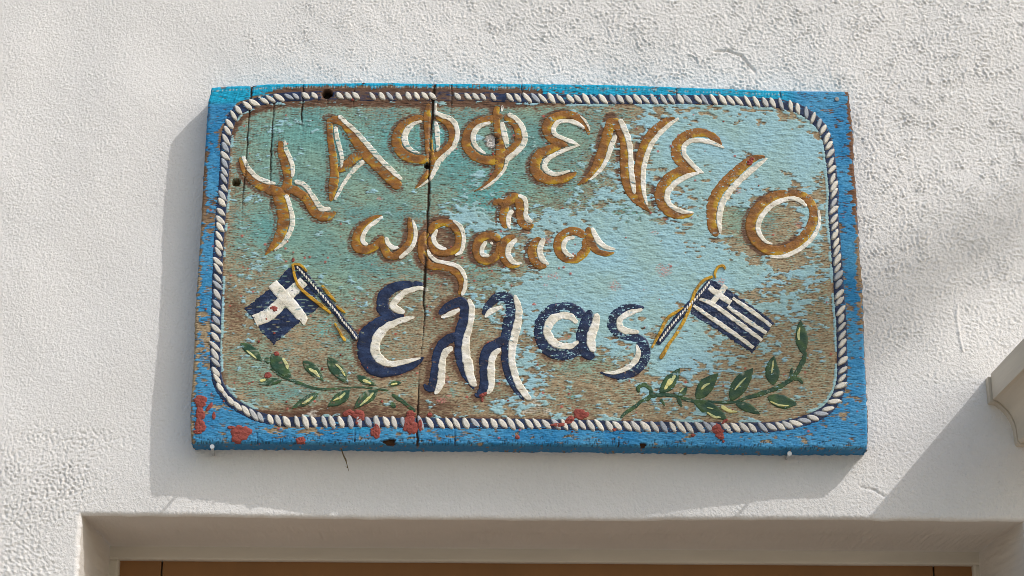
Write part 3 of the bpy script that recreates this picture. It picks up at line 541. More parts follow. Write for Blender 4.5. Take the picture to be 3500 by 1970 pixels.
# wood
wood = mixc(srgb(128, 109, 86, 1.1)*np.ones(A.shape+(3,), np.float32), srgb(184, 164, 132, 1.1), 0.5+0.20*g_long+0.22*g_fine+0.18*g_iso)
wood = mixc(wood, srgb(66, 50, 36), sstep(0.8, 2.2, -g_long*0.45-g_fine*0.6-g_iso*0.6+0.2*g_mid)*0.5)
wood = mixc(wood, srgb(112, 92, 74, 1.1), 0.5*sstep(-0.2, 1.2, patch)*sstep(0.75, 0.5, A))
col = wood
Hh = 0.00010*g_long + 0.00010*g_fine + 0.00010*g_iso + 0.0002*g_mid
# older umber coat
umb = srgb(104, 72, 56, 1.05)
um = glow*0.95 + G([(0.06, 0.34, 0.03, 0.08, 0.5), (0.32, 0.60, 0.05, 0.05, 0.3), (0.30, 0.10, 0.20, 0.03, 0.5), (0.37, 0.50, 0.03, 0.16, 0.55), (0.14, 0.20, 0.06, 0.05, 0.35), (0.36, 0.20, 0.04, 0.10, 0.4), (0.24, 0.28, 0.05, 0.04, 0.45), (0.54, 0.66, 0.02, 0.02, 0.4), (0.20, 0.08, 0.08, 0.02, 0.5)])
um += sstep(0.026, 0.012, RS)*INS*sstep(0.56, 0.44, A)*sstep(0.8, 0.9, B)*0.95
um += sstep(0.016, 0.008, RS)*INS*0.55
um_m = sstep(0.42, 0.62, um + 0.10*g_fine + 0.10*g_long + 0.05*fl3)
col = mixc(col, umb*(0.85+0.15*g_long[..., None]), um_m*0.9)
col = mixc(col, srgb(50, 34, 26), sstep(0.9, 1.9, -g_long*0.7-g_fine*0.6)*um_m*0.8)
# thin teal coat
teal_c = mixc(srgb(100, 150, 148, 1.1)*np.ones_like(wood), srgb(136, 168, 150, 1.1), 0.5+0.6*np.clip(0.55-B, -0.5, 0.6)+0.25*patch)
teal_c = mixc(teal_c, srgb(80, 168, 172, 1.1), G([(0.17, 0.85, 0.10, 0.05, 0.4), (0.44, 0.66, 0.05, 0.12, 0.8), (0.35, 0.85, 0.03, 0.05, 0.7), (0.38, 0.82, 0.02, 0.06, 0.6), (0.645, 0.60, 0.02, 0.05, 0.8), (0.29, 0.84, 0.02, 0.04, 0.6), (0.1, 0.58, 0.05, 0.05, 0.4), (0.46, 0.33, 0.02, 0.05, 0.3)]))
tc = 0.20 + G([(0.14, 0.80, 0.10, 0.16, 0.85), (0.28, 0.78, 0.09, 0.16, 0.50), (0.42, 0.80, 0.10, 0.14, 0.62), (0.55, 0.86, 0.10, 0.08, 0.55), (0.55, 0.70, 0.08, 0.10, 0.40), (0.12, 0.56, 0.08, 0.10, 0.60),
    (0.24, 0.50, 0.10, 0.10, 0.45), (0.20, 0.42, 0.06, 0.08, 0.35), (0.10, 0.20, 0.05, 0.06, 0.40), (0.24, 0.26, 0.04, 0.05, 0.45), (0.15, 0.13, 0.06, 0.03, 0.42), (0.46, 0.42, 0.05, 0.08, 0.40), (0.28, 0.62, 0.06, 0.08, 0.30),
    (0.83, 0.62, 0.04, 0.05, 0.55), (0.58, 0.22, 0.05, 0.03, 0.40), (0.42, 0.60, 0.06, 0.10, 0.35), (0.66, 0.60, 0.05, 0.10, 0.50), (0.90, 0.40, 0.03, 0.05, 0.2), (0.35, 0.45, 0.05, 0.05, 0.25)])
tc = tc - 0.55*um_m - 0.2*sstep(0.02, 0.008, RS)
teal_c = teal_c*(1 + 0.10*(g_vert*sstep(0.62, 0.8, B)*sstep(0.45, 0.3, A))[..., None])
tm = sstep(0.16, 0.80, tc + 0.12*g_long + 0.15*g_fine + 0.14*g_iso + 0.07*fl2)*INS
col = mixc(col, teal_c*(1.0+0.06*(g_long+g_iso)[..., None]), tm*0.92)
col = mixc(col, srgb(60, 46, 34), INS*sstep(1.1, 2.3, -0.4*g_long-0.6*g_fine-0.7*g_iso)*0.5)
Hh += 0.00008*tm
# thick pale blue coat, chipped
pc = -0.58 + 0.28*bump2(A, B, 0.74, 0.40, 0.24, 0.35) + 0.80*G([(0.40, 0.62, 0.045, 0.035, 1.15), (0.44, 0.59, 0.05, 0.03, 1.0), (0.55, 0.58, 0.05, 0.06, 0.95), (0.60, 0.52, 0.06, 0.10, 1.2), (0.68, 0.50, 0.07, 0.12, 1.45), (0.55, 0.42, 0.10, 0.06, 1.15), (0.48, 0.36, 0.06, 0.05, 0.7),
    (0.66, 0.42, 0.10, 0.10, 1.2), (0.50, 0.20, 0.03, 0.10, 0.9), (0.72, 0.25, 0.07, 0.07, 1.35), (0.60, 0.28, 0.05, 0.05, 0.9), (0.57, 0.33, 0.05, 0.05, 0.7), (0.80, 0.85, 0.14, 0.08, 1.55), (0.90, 0.78, 0.06, 0.10, 1.25), (0.74, 0.78, 0.05, 0.10, 1.1),
    (0.82, 0.70, 0.08, 0.06, 0.9), (0.78, 0.47, 0.05, 0.07, 1.05), (0.86, 0.46, 0.09, 0.04, 0.9), (0.88, 0.36, 0.05, 0.04, 0.8), (0.70, 0.13, 0.03, 0.04, 0.5), (0.63, 0.70, 0.05, 0.06, 0.7), (0.93, 0.60, 0.02, 0.15, 1.0), (0.76, 0.60, 0.03, 0.06, 0.7),
    (0.86, 0.25, 0.04, 0.04, 0.3), (0.47, 0.11, 0.06, 0.02, 0.6), (0.08, 0.45, 0.02, 0.08, 0.55), (0.08, 0.30, 0.015, 0.12, 0.5), (0.10, 0.86, 0.02, 0.02, 0.4), (0.14, 0.88, 0.03, 0.015, 0.6), (0.07, 0.75, 0.012, 0.08, 0.5), (0.62, 0.88, 0.02, 0.015, 0.4), (0.20, 0.46, 0.10, 0.10, 0.12), (0.42, 0.71, 0.02, 0.03, 0.5), (0.55, 0.08, 0.10, 0.02, 0.35)])
wo_ = G([(0.86, 0.62, 0.035, 0.07, 0.75), (0.92, 0.70, 0.03, 0.04, 0.5), (0.89, 0.50, 0.05, 0.04, 0.35), (0.60, 0.22, 0.04, 0.04, 0.5), (0.84, 0.80, 0.02, 0.03, 0.4), (0.69, 0.34, 0.02, 0.06, 0.3)])
pline = sstep(0.0135, 0.0105, RS)*sstep(0.0078, 0.0090, RS)*INS*(0.25+0.75*((A > 0.5) | (A < 0.10)))*sstep(-1.1, 0.3, fl1+0.5*(A > 0.9))
pm = sstep(-0.02, 0.05, pc - wo_ - 0.45*glow*(A < 0.45) + 0.34*flake + 1.0*pline)*INS*(RS > 0.0078)
pale = mixc(srgb(152, 186, 186, 1.1)*np.ones_like(wood), srgb(152, 192, 204, 1.1), 0.5+0.3*patch+0.12*fl3)
col = mixc(col, pale*(1.0+0.035*peb[..., None]), pm)
Hh += pm*(0.0007 + 0.00013*peb + 0.00012*fl3)
# blue border
blue = mixc(srgb(42, 124, 176, 1.1)*np.ones_like(wood), srgb(78, 150, 192, 1.1), 0.45+0.3*patch+0.15*fl3)
cy = sstep(0.925, 0.945, B + 0.02*(A > 0.5)*0)*sstep(0.93, 0.88, A)
cy = np.maximum(cy, bump2(A, B, 0.26, 0.07, 0.05, 0.03)*sstep(0.0, 0.7, fl2+0.3))
blue = mixc(blue, srgb(24, 158, 196, 1.12)*(1+0.10*g_vert[..., None]), cy)
out = ~INS
ew = np.minimum(np.minimum(U-fl(W), fr_(W)-U), np.minimum(W-fb(U), ft(U)-W))       # distance to the board's rim
bc = 0.40 + 0.9*G([(0.02, 0.62, 0.03, 0.06, -0.65), (0.02, 0.80, 0.02, 0.04, -0.15), (0.02, 0.50, 0.02, 0.04, 0.1), (0.02, 0.30, 0.02, 0.08, -0.50), (0.02, 0.22, 0.03, 0.05, -0.3), (0.08, 0.12, 0.04, 0.03, -0.75), (0.16, 0.045, 0.06, 0.02, -0.55), (0.26, 0.075, 0.08, 0.012, -0.5),
     (0.42, 0.05, 0.04, 0.03, -0.35), (0.32, 0.03, 0.03, 0.02, -0.30), (0.60, 0.05, 0.1, 0.015, -0.12), (0.965, 0.60, 0.012, 0.03, -0.8), (0.975, 0.40, 0.012, 0.10, -0.48), (0.97, 0.28, 0.012, 0.05, -0.42), (0.96, 0.16, 0.02, 0.04, -0.65), (0.95, 0.10, 0.03, 0.02, -0.3), (0.035, 0.93, 0.02, 0.02, -0.15), (0.20, 0.945, 0.10, 0.010, -0.3)])
bc -= 0.9*sstep(0.0085, 0.0035, np.minimum(fr_(W)-U, 1)+0.0022*fl2+0.0012*fl3)*sstep(0.2, 0.5, B) + 0.75*sstep(0.0085, 0.003, U-fl(W)+0.001*fl3)*sstep(-1.0, 0.0, fl2+0.5)*sstep(0.9, 0.75, B)
bc -= 0.5*sstep(0.006, 0.0, abs(Rd-0.0085))*((A < 0.45) & (B > 0.8))
bc -= 1.1*sstep(0.0175, 0.0135, Rd + 0.0016*g_vert + 0.0010*fl2)*((A > 0.10) & (A < 0.52) & (B > 0.8))
bm_ = sstep(-0.03, 0.05, bc + 0.25*flake + 0.08*g_fine)*out
bwood = mixc(wood, srgb(104, 74, 54, 1.1)*(1+0.2*g_long[..., None]), 0.7*(sstep(0.5, 0.65, B) + sstep(0.97, 0.98, A)*0.5))
topb = out*sstep(0.018, 0.012, Rd)*((A > 0.10) & (A < 0.55) & (B > 0.85))
bwood = mixc(bwood, srgb(100, 76, 62, 1.1)*np.ones_like(wood), topb)
col = mixc(col, bwood, out*1.0)
blue = mixc(blue, srgb(30, 72, 100), sstep(0.9, 2.2, -g_iso*0.8-g_fine*0.6)*0.6)
col = mixc(col, blue*(1+0.05*peb[..., None]), bm_)
Hh += bm_*(0.0006 + 0.00011*peb + 0.00012*g_fine)
# bright worn wood fibres along the top arris
tw = sstep(0.0095, 0.0080, ft(U)-W)*sstep(0.0055, 0.0070, ft(U)-W)*sstep(0.2, 1.2, g_vert)*(A < 0.9)
col = mixc(col, srgb(205, 190, 165)*np.ones_like(wood), tw*0.8)
# pink ghosts, freckles
def ell(U, W, b, k=1.0):
    u, w, rx, ry, ang = b; u, w, rx, ry = u*e4, w*e4, rx*e4*k, ry*e4*k
    c, s = math.cos(math.radians(ang)), math.sin(math.radians(ang))
    a = (U-u)*c - (W-w)*s; b2 = (U-u)*s + (W-w)*c
    return np.hypot(a/rx, b2/ry)
for b in PINK:
    q = ell(U, W, b)
    col = mixc(col, srgb(196, 128, 122, 1.1)*np.ones_like(wood), sstep(1.15, 0.5, q + 0.25*fl3)*sstep(-0.6, 0.7, peb + 0.4*fl3)*0.75)
for b in [(356, 663, 116, 99, 0), (306, 535, 149, 46, 0), (522, 536, 99, 40, 0), (-2963, 471, 99, 83, 0)]:
    q = ell(U, W, b)
    col = mixc(col, srgb(206, 200, 188, 1.1)*np.ones_like(wood), sstep(1.15, 0.4, q + 0.3*fl3)*sstep(-0.5, 0.6, g_long + 0.7*g_iso)*0.8)
for b in [(-860, 801, 46, 74, 0), (888, 749, 99, 36, 0), (-355, 1036, 23, 83, 0), (-1476, 4989, 61, 149, 0), (-519, 2798, 122, 108, 0), (-2857, 1782, 182, 149, 0)]:
    q = ell(U, W, b)
    col = mixc(col, srgb(96, 180, 178, 1.1)*np.ones_like(wood), sstep(1.2, 0.4, q + 0.3*fl3)*sstep(-0.7, 0.5, g_fine + 0.7*g_iso)*0.65*(1-um_m))
for k in range(230):
    u, w = (rng.uniform(-0.47, 0.52), rng.uniform(0.01, 0.57))
    if rng.random() < 0.45: u, w = rng.uniform(-0.46, 0.1), rng.uniform(0.02, 0.35)
    r = rng.uniform(0.0008, 0.0021)
    i, j = int((u+0.478)/1.008*NI), int(w/0.583*NJ)
    sl = (slice(max(i-4, 0), i+5), slice(max(j-6, 0), j+7))
    m = sstep(r*1.4, r*0.6, np.hypot(U[sl]-u, W[sl]-w))
    col[sl] = mixc(col[sl], srgb(170, 84, 74, 1.1)*np.ones_like(col[sl]), m*0.9)
    Hh[sl] += 0.0006*m
# bottom arris: upright ticks
g_tick = noise_field(NI, NJ, HB, 0.0034, (1.0, 3.5), 0.4)
tick = sstep(0.012, 0.006, W-fb(U)+0.003*fl2+0.0015*fl3)*sstep(0.5, 1.3, g_tick)
col = mixc(col, srgb(40, 50, 52)*np.ones_like(wood), tick*0.75); Hh -= 0.0006*tick
# cracks and holes
Hc = np.zeros_like(Hh)
def local(u, w, r):
    i0 = max(int((u+0.478-r)/1.008*NI)-3, 0); i1 = int((u+0.478+r)/1.008*NI)+4
    j0 = max(int((w-r)/0.583*NJ)-6, 0); j1 = int((w+r)/0.583*NJ)+7
    return slice(i0, i1), slice(j0, j1)
for st in CRACKS:
    r = catmull(arr(st), 0.001)
    jit = np.convolve(rng.standard_normal(len(r)+20), np.hanning(9)/4, 'same')[:len(r)]*0.0006
    for (u, w, wd), jj in zip(r, jit):
        rr = max(wd, 0.0004)*0.30
        sl = local(u, w, 0.008)
        dd = np.hypot(U[sl]-u-jj, W[sl]-w)
        m = sstep(rr+0.0009, rr-0.0006, dd)*min(1, 0.45+wd/0.004)
        Hc[sl] = np.minimum(Hc[sl], -0.0042*m*min(1, 0.25+wd/0.005))
cm = np.clip(-Hc/0.004, 0, 1)
col = mixc(col, srgb(72, 54, 40)*np.ones_like(wood), sstep(0.1, 0.8, cm))
for k, b in enumerate(HOLES):
    q = ell(U, W, b) + (0.10*fl3 if k in (2, 4, 5) else 0.03*fl3)
    m = sstep(1.06, 0.94, q)
    dep = (0.022, 0.020, 0.004, 0.012, 0.006, 0.005)[k]
    Hc = np.minimum(Hc, -dep*m)
    c = (srgb(60, 52, 40), srgb(128, 112, 78), srgb(226, 222, 218), srgb(60, 45, 30), srgb(70, 46, 26), srgb(66, 42, 24))[k]
    col = mixc(col, c*np.ones_like(wood), m)
    if k == 2:
        Hc += m*0.0011*peb; col = mixc(col, srgb(70, 50, 42)*np.ones_like(wood), sstep(1.35, 1.1, q)*(1-m)*0.8)
# resin knot
q = sstep(1.1, 0.7, ell(U, W, (3580, 3945+1000, 30, 160, 0))+0.3*fl3)
HS = Hh.copy()
Hf = Hh + Hc
# rounded rim
RR = 0.0045
e = np.clip(ew, 0, RR)
Hf -= (RR - np.sqrt(np.maximum(RR**2-(RR-e)**2, 0)))*0.9
col = np.clip(col, 0.004, 0.95)

# sides: extra rows running back to the wall
K = 16
def pad(a):
    return np.pad(a, ((K, K), (K, K)) + ((0, 0),)*(a.ndim-2), mode='edge')
II = np.maximum(np.maximum(K-np.arange(NI+2*K), np.arange(NI+2*K)-(NI+K-1)), 0)
JJ = np.maximum(np.maximum(K-np.arange(NJ+2*K), np.arange(NJ+2*K)-(NJ+K-1)), 0)
q = np.maximum(II[:, None], JJ[None, :])/K
BU, BW = pad(U), pad(W)
Yf = -(TH + pad(Hf))
BY = Yf*(1-q) + 0.006*q
side_n = pad(np.zeros_like(U)); side_n += noise_field(NI+2*K, NJ+2*K, HB, 0.02, band=0.6)
gn = noise_field(NI+2*K, NJ+2*K, HB, 0.006, band=0.5)
sgnx = np.where(np.arange(NI+2*K) < K, -1, np.where(np.arange(NI+2*K) > NI+K-1, 1, 0))[:, None]*(JJ[None, :] <= II[:, None])
sgnz = np.where(np.arange(NJ+2*K) < K, -1, np.where(np.arange(NJ+2*K) > NJ+K-1, 1, 0))[None, :]*(JJ[None, :] > II[:, None])
BU = BU + sgnx*(q > 0)*(0.0006*side_n + 0.0028*np.sin(np.clip(q*3, 0, 1)*1.57)*(sgnx > 0))
BW = BW + sgnz*(q > 0)*(0.0005*side_n + 0.0006)
pc_ = pad(col).copy()
sb = srgb(46, 118, 165, 1.05)*np.ones_like(pc_)
swood = mixc(srgb(82, 60, 42)*np.ones_like(pc_), srgb(140, 112, 80), 0.5+0.4*gn)
onx = (sgnx != 0) & (q > 0); onz = (sgnz != 0) & (q > 0)
wear = sstep(-0.1, 0.15, 0.35*side_n+0.25*gn - 0.05)
side_c = np.where(onx[..., None], mixc(sb, swood, wear), mixc(sb, swood, sstep(0.55, 0.7, 0.3*side_n+0.25*gn+0.25*(q > 0.9))))
side_c = np.where((onz & (sgnz > 0))[..., None], srgb(26, 150, 188, 1.1), side_c)
pc_ = np.where((q > 0)[..., None], side_c, pc_)
Vb = np.stack([BU, BY, BW], -1).reshape(-1, 3)
board = link_obj('board', np_mesh('board', Vb, grid_faces(NI+2*K, NJ+2*K), pc_.reshape(-1, 3)), sign, M_BOARD)
tag(board, 'cracked wooden board with teal, pale blue and bright blue paint')

# ------------------------------------------------------------------ painted strokes standing proud of the board
def samp(F_, u, w):
    u = np.asarray(u); w = np.asarray(w)
    L, R_ = fl(w), fr_(w)
    s = np.clip((u-L)/(R_-L), 0, 1)*(NI-1); t = np.clip((w-fb(u))/(ft(u)-fb(u)), 0, 1)*(NJ-1)
    i = np.minimum(s.astype(int), NI-2); j = np.minimum(t.astype(int), NJ-2)
    a = s-i; b = t-j
    if F_.ndim == 3: a = a[..., None]; b = b[..., None]
    return F_[i, j]*(1-a)*(1-b) + F_[i+1, j]*a*(1-b) + F_[i, j+1]*(1-a)*b + F_[i+1, j+1]*a*b

GOLD = (srgb(144, 94, 34, 1.12), srgb(172, 134, 28, 1.2), srgb(108, 70, 32, 1.05))
NAVY = (srgb(20, 36, 72, 1.0), srgb(34, 52, 88, 1.05), srgb(18, 30, 58, 1.0))
WHITE = (srgb(226, 220, 204, 1.12), srgb(236, 232, 224, 1.1), srgb(205, 198, 182, 1.1))
GREEN = (srgb(50, 80, 56, 1.0), srgb(66, 94, 54, 1.05), srgb(28, 72, 56, 1.0))
YELL = (srgb(206, 206, 150, 1.1), srgb(220, 214, 140, 1.1), srgb(170, 184, 130, 1.1))
OCHRE = (srgb(176, 132, 30, 1.15), srgb(196, 152, 34, 1.15), srgb(140, 104, 30, 1.1))
NCR = 9
PROF = np.array([-0.4, 0.78, 1.0, 1.02, 0.96, 1.02, 1.0, 0.78, -0.4])
OFFS = np.array([-1.0, -0.93, -0.70, -0.36, 0, 0.36, 0.70, 0.93, 1.0])

def paint_colour(u, w, pal, wear, across=None, wearcol=None):
    a = samp(fl3, u, w); b = samp(g_long, u, w); c = samp(fl2, u, w); d_ = samp(g_fine, u, w)
    base = pal[0]*np.ones(u.shape+(3,))
    m2 = sstep(-0.2, 0.9, 0.7*c + 0.4*a) if across is None else sstep(0.15, 0.75, 0.28*c + 0.15*a + across)
    base = mixc(base, pal[1], m2)
    base = mixc(base, pal[2], sstep(0.2, 1.4, -c + 0.5*b)*0.7)
    wm = sstep(0.0, 0.22, wear - 0.85 + 0.30*b + 0.26*d_ + 0.12*a)
    under_ = samp(col, u, w) if wearcol is None else wearcol
    cr = samp(Hc, u, w)
    out_ = mixc(base, under_*0.85, wm)
    return mixc(out_, srgb(44, 32, 24), sstep(-0.0006, -0.004, cr)), wm

BUTT = False
def ribbon(st, thick, pal, wear=0.2, jitter=0.06, shade=True, lift=0.0):
    """one brush stroke as a domed band; st = [(u, w, width)]; returns V, F, colour"""
    r = resample(st, 0.0014) if isinstance(st[0][0], int) else st
    n = len(r)
    P = r[:, :2]; wd = r[:, 2].copy()
    T = np.gradient(P, axis=0); ln = np.hypot(T[:, 0], T[:, 1])+1e-9; T /= ln[:, None]
    N = np.stack([-T[:, 1], T[:, 0]], -1)
    arc = np.concatenate([[0], np.cumsum(np.hypot(*np.diff(P, axis=0).T))])
    tot = arc[-1]
    for dist in (arc, tot-arc):
        if BUTT: break
        cap = max(wd[0] if dist is arc else wd[-1], 0.001)*0.5
        wd *= np.sqrt(np.clip(1-(1-np.clip(dist/cap, 0, 1))**2, 0.02, 1))
    j1 = np.convolve(rng.standard_normal(n+12), np.hanning(7)/2.2, 'same')[:n]*jitter
    j2 = np.convolve(rng.standard_normal(n+12), np.hanning(7)/2.2, 'same')[:n]*jitter
    off = OFFS[None, :]*wd[:, None]*0.5
    off = off*np.where(OFFS[None, :] < 0, 1+j1[:, None], 1+j2[:, None])
    u = P[:, 0:1] + N[:, 0:1]*off; w = P[:, 1:2] + N[:, 1:2]*off
    acr = (N[:, 0:1]*off*0.8 - N[:, 1:2]*off*0.6)/np.maximum(wd[:, None]*0.5, 1e-4)
    c, wm = paint_colour(u, w, pal, wear, acr if shade else None)
    h = samp(Hh, u, w)*0.75 + samp(Hc, u, w) + lift
    h = h + PROF[None, :]*thick*(1-0.75*wm)*(1+0.08*samp(peb, u, w)) + (PROF[None, :] > 0)*0.00010*samp(peb, u, w)
    h = np.where(PROF[None, :] < 0, samp(Hh, u, w)+samp(Hc, u, w)-0.0006, h)
    V = np.stack([u, -(TH+h), w], -1).reshape(-1, 3)
    return V, grid_faces(n, NCR), c.reshape(-1, 3)

def strokes_obj(name, sts, thick, pal, wear, parent, label=None, jitter=0.06, shade=True, lift=0.0, mat=None):
    Vs, Fs, Cs, k = [], [], [], 0
    for q, st in enumerate(sts):
        V, F, c = ribbon(st, thick*(1+0.05*q), pal, wear, jitter, shade, lift + 0.00007*q)
        Vs.append(V); Fs.append(F+k); Cs.append(c); k += len(V)
    o = link_obj(name, np_mesh(name, np.vstack(Vs), np.vstack(Fs), np.vstack(Cs), flip=False), parent, mat or M_LETTER)
    if label: o['label'] = label
    return o

def strokes_each(name, sts, thick, pal, wear, parent, label=None, jitter=0.06, shade=True, lift=0.0):
    return [strokes_obj(name, [s_], thick*(1+0.04*q), pal, wear, parent, label, jitter, shade, lift + 0.00006*q) for q, s_ in enumerate(sts)]

def poly_obj(name, poly, thick, pal, wear, parent, label=None, step=0.0012, lift=0.0):
    P = arr(poly); 
    u0, w0 = P.min(0); u1, w1 = P.max(0)
    # ragged outline filled on a fine lattice
    us = np.arange(u0-0.002, u1+0.002, step); ws = np.arange(w0-0.002, w1+0.002, step)
    UU, WW = np.meshgrid(us, ws, indexing='ij')
    n_ = len(P); dmin = np.full(UU.shape, 1e9)
    for k in range(n_):
        a, b = P[k], P[(k+1) % n_]; ab_ = b-a
        t = np.clip(((UU-a[0])*ab_[0]+(WW-a[1])*ab_[1])/(ab_@ab_), 0, 1)
        dmin = np.minimum(dmin, np.hypot(UU-a[0]-t*ab_[0], WW-a[1]-t*ab_[1]))
    sd_ = np.where(inside_poly(P, UU, WW), dmin, -dmin) + 0.0006*samp(fl3, UU, WW)
    c, wm = paint_colour(UU, WW, pal, wear)
    h = samp(Hh, UU, WW)*0.8 + samp(Hc, UU, WW) + lift + thick*(1-0.6*wm)*(1+0.3*samp(peb, UU, WW))
    h = np.where(sd_ < 0.0002, samp(Hh, UU, WW)+samp(Hc, UU, WW)-0.0004, h)
    keep = sd_ > -step*0.9
    F = grid_faces(len(us), len(ws))
    F = F[keep.ravel()[F].all(1)]
    V = np.stack([UU, -(TH+h), WW], -1).reshape(-1, 3)
    used = np.zeros(len(V), bool); used[F.ravel()] = True
    rm = np.cumsum(used)-1
    o = link_obj(name, np_mesh(name, V[used], rm[F], c.reshape(-1, 3)[used]), parent, M_LETTER)
    if label: o['label'] = label
    return o

WORN = {'kappa': 0.32, 'first alpha': 0.36, 'first phi': 0.22, 'second phi': 0.25, 'first epsilon': 0.22}
for name, kind, g, wq in LETTERS:
    pal = GOLD if kind == 'gold' else NAVY
    wr = WORN.get(name, 0.08 if kind == 'gold' else 0.06)
    lab = ('golden brown' if kind == 'gold' else 'navy blue') + ' painted Greek letter, ' + name
    g = [[(a_, b_, int(c_*1.10)) for a_, b_, c_ in s_] for s_ in g]
    wr = wr*1.25 + 0.06
    wq = [[(a_, b_, int(c_*1.10)) for a_, b_, c_ in s_] for s_ in wq]
    L = strokes_obj('letter', g, 0.00055 if kind == 'gold' else 0.0004, pal, wr, sign, lab, 0.07, kind == 'gold')
    for s_ in wq: strokes_obj('highlight', [s_], 0.00045, WHITE, wr*1.2 + 0.05, L, None, 0.10, False, 0.0008 if kind == 'gold' else 0.0005)

# rope border: navy band and a white dab for every strand
def rope_angle(k, n):
    return 0
seg_ang = []
arc = np.concatenate([[0], np.cumsum(np.hypot(*np.diff(np.vstack([RP, RP[:1]]), axis=0).T))])
tot = arc[-1]
RPc = np.vstack([RP, RP[:1]])
def rope_at(s):
    s = s % tot
    return np.array([np.interp(s, arc, RPc[:, 0]), np.interp(s, arc, RPc[:, 1])])
band_n = int(tot/0.0016)
band = np.array([[*rope_at(tot*k/band_n), 0.0172] for k in range(band_n+1)])
Tn = np.gradient(band[:, :2], axis=0); Tn[0] = Tn[-1] = (band[1, :2]-band[-2, :2])/2
Tn /= np.hypot(Tn[:, 0], Tn[:, 1])[:, None]; Nn = np.stack([-Tn[:, 1], Tn[:, 0]], -1)
offs = np.linspace(-1, 1, 11)*0.0086
jn = np.convolve(rng.standard_normal(band_n+1), np.hanning(9)/3, 'same')*0.0004
u = band[:, 0:1] + Nn[:, 0:1]*offs*(1+0)+Nn[:, 0:1]*jn[:, None]*(abs(offs) > 0.0082); w = band[:, 1:2] + Nn[:, 1:2]*offs + Nn[:, 1:2]*jn[:, None]*(abs(offs) > 0.0082)
fa, fb2 = (u+0.478)/1.008, w/0.583
wearmap = 0.20 + 0.95*sstep(0.12, 0.20, fa)*sstep(0.50, 0.40, fa)*(fb2 > 0.85) + 0.25*bump2(fa, fb2, 0.72, 0.95, 0.03, 0.05)
c, wm = paint_colour(u, w, NAVY, wearmap)
h = samp(Hh, u, w)*0.5 + samp(Hc, u, w) + 0.0007*(1-0.5*wm)
h[:, [0, -1]] = (samp(Hh, u, w)+samp(Hc, u, w))[:, [0, -1]] - 0.0005
ropeo = link_obj('rope_border', np_mesh('rope_border', np.stack([u, -(TH+h), w], -1).reshape(-1, 3), grid_faces(band_n+1, 11), c.reshape(-1, 3)), sign, M_LETTER)
tag(ropeo, 'navy and white painted rope running round the edge of the board')

# dab meshes: irregular domed lozenges
m, t, b = new_mat('rope_white', 0.6)
oi = t.nodes.new('ShaderNodeObjectInfo')
c1 = ramp(t, oi.outputs['Random'], [(0.0, tuple(srgb(160, 168, 180, 1.1))), (0.2, tuple(srgb(206, 203, 196, 1.1))), (1.0, tuple(srgb(232, 225, 210, 1.12)))])
mx = t.nodes.new('ShaderNodeMix'); mx.data_type = 'RGBA'
f = nz(t, 260, 4, 0.7, (0.5, 1, 1))
t.links.new(ramp(t, f, [(0.56, (0, 0, 0)), (0.68, (0.55,)*3)]), mx.inputs['Factor'])
t.links.new(c1, mx.inputs['A']); mx.inputs['B'].default_value = (*srgb(110, 118, 132), 1)
t.links.new(mx.outputs['Result'], b.inputs['Base Color'])
add_bump(t, b, [(nz(t, 500, 3, 0.6), 0.0008)])
M_DAB = m
dabs = []
for q in range(7):
    n_ = 18
    th = np.linspace(0, 2*np.pi, n_, endpoint=False)
    rad = 1 + 0.09*np.convolve(rng.standard_normal(n_+4), [0.3, 0.5, 0.3], 'same')[2:-2]
    x = np.cos(th)*rad*(1+0.05*np.cos(2*th)); y_ = np.sin(th)*rad
    rings = [(1.0, 0.0016), (0.96, 0.00032), (0.55, 0.00012)]
    V = []; F = []
    for s, yy_ in rings: V += [(x[k]*s*0.5, yy_, y_[k]*s*0.5) for k in range(n_)]
    V.append((0, 0.00008, 0))
    V = np.array(V)
    for a_ in range(2):
        for k in range(n_): F.append((a_*n_+k, a_*n_+(k+1) % n_, (a_+1)*n_+(k+1) % n_, (a_+1)*n_+k))
    F += [(2*n_+k, 2*n_+(k+1) % n_, 3*n_, 3*n_) for k in range(n_)]
    me = bpy.data.meshes.new('rope_strand'); me.from_pydata([tuple(v) for v in V], [], [tuple(dict.fromkeys(f_)) for f_ in F]); me.update()
    me.materials.append(M_DAB); me.polygons.foreach_set('use_smooth', np.ones(len(me.polygons), bool))
    dabs.append(me)
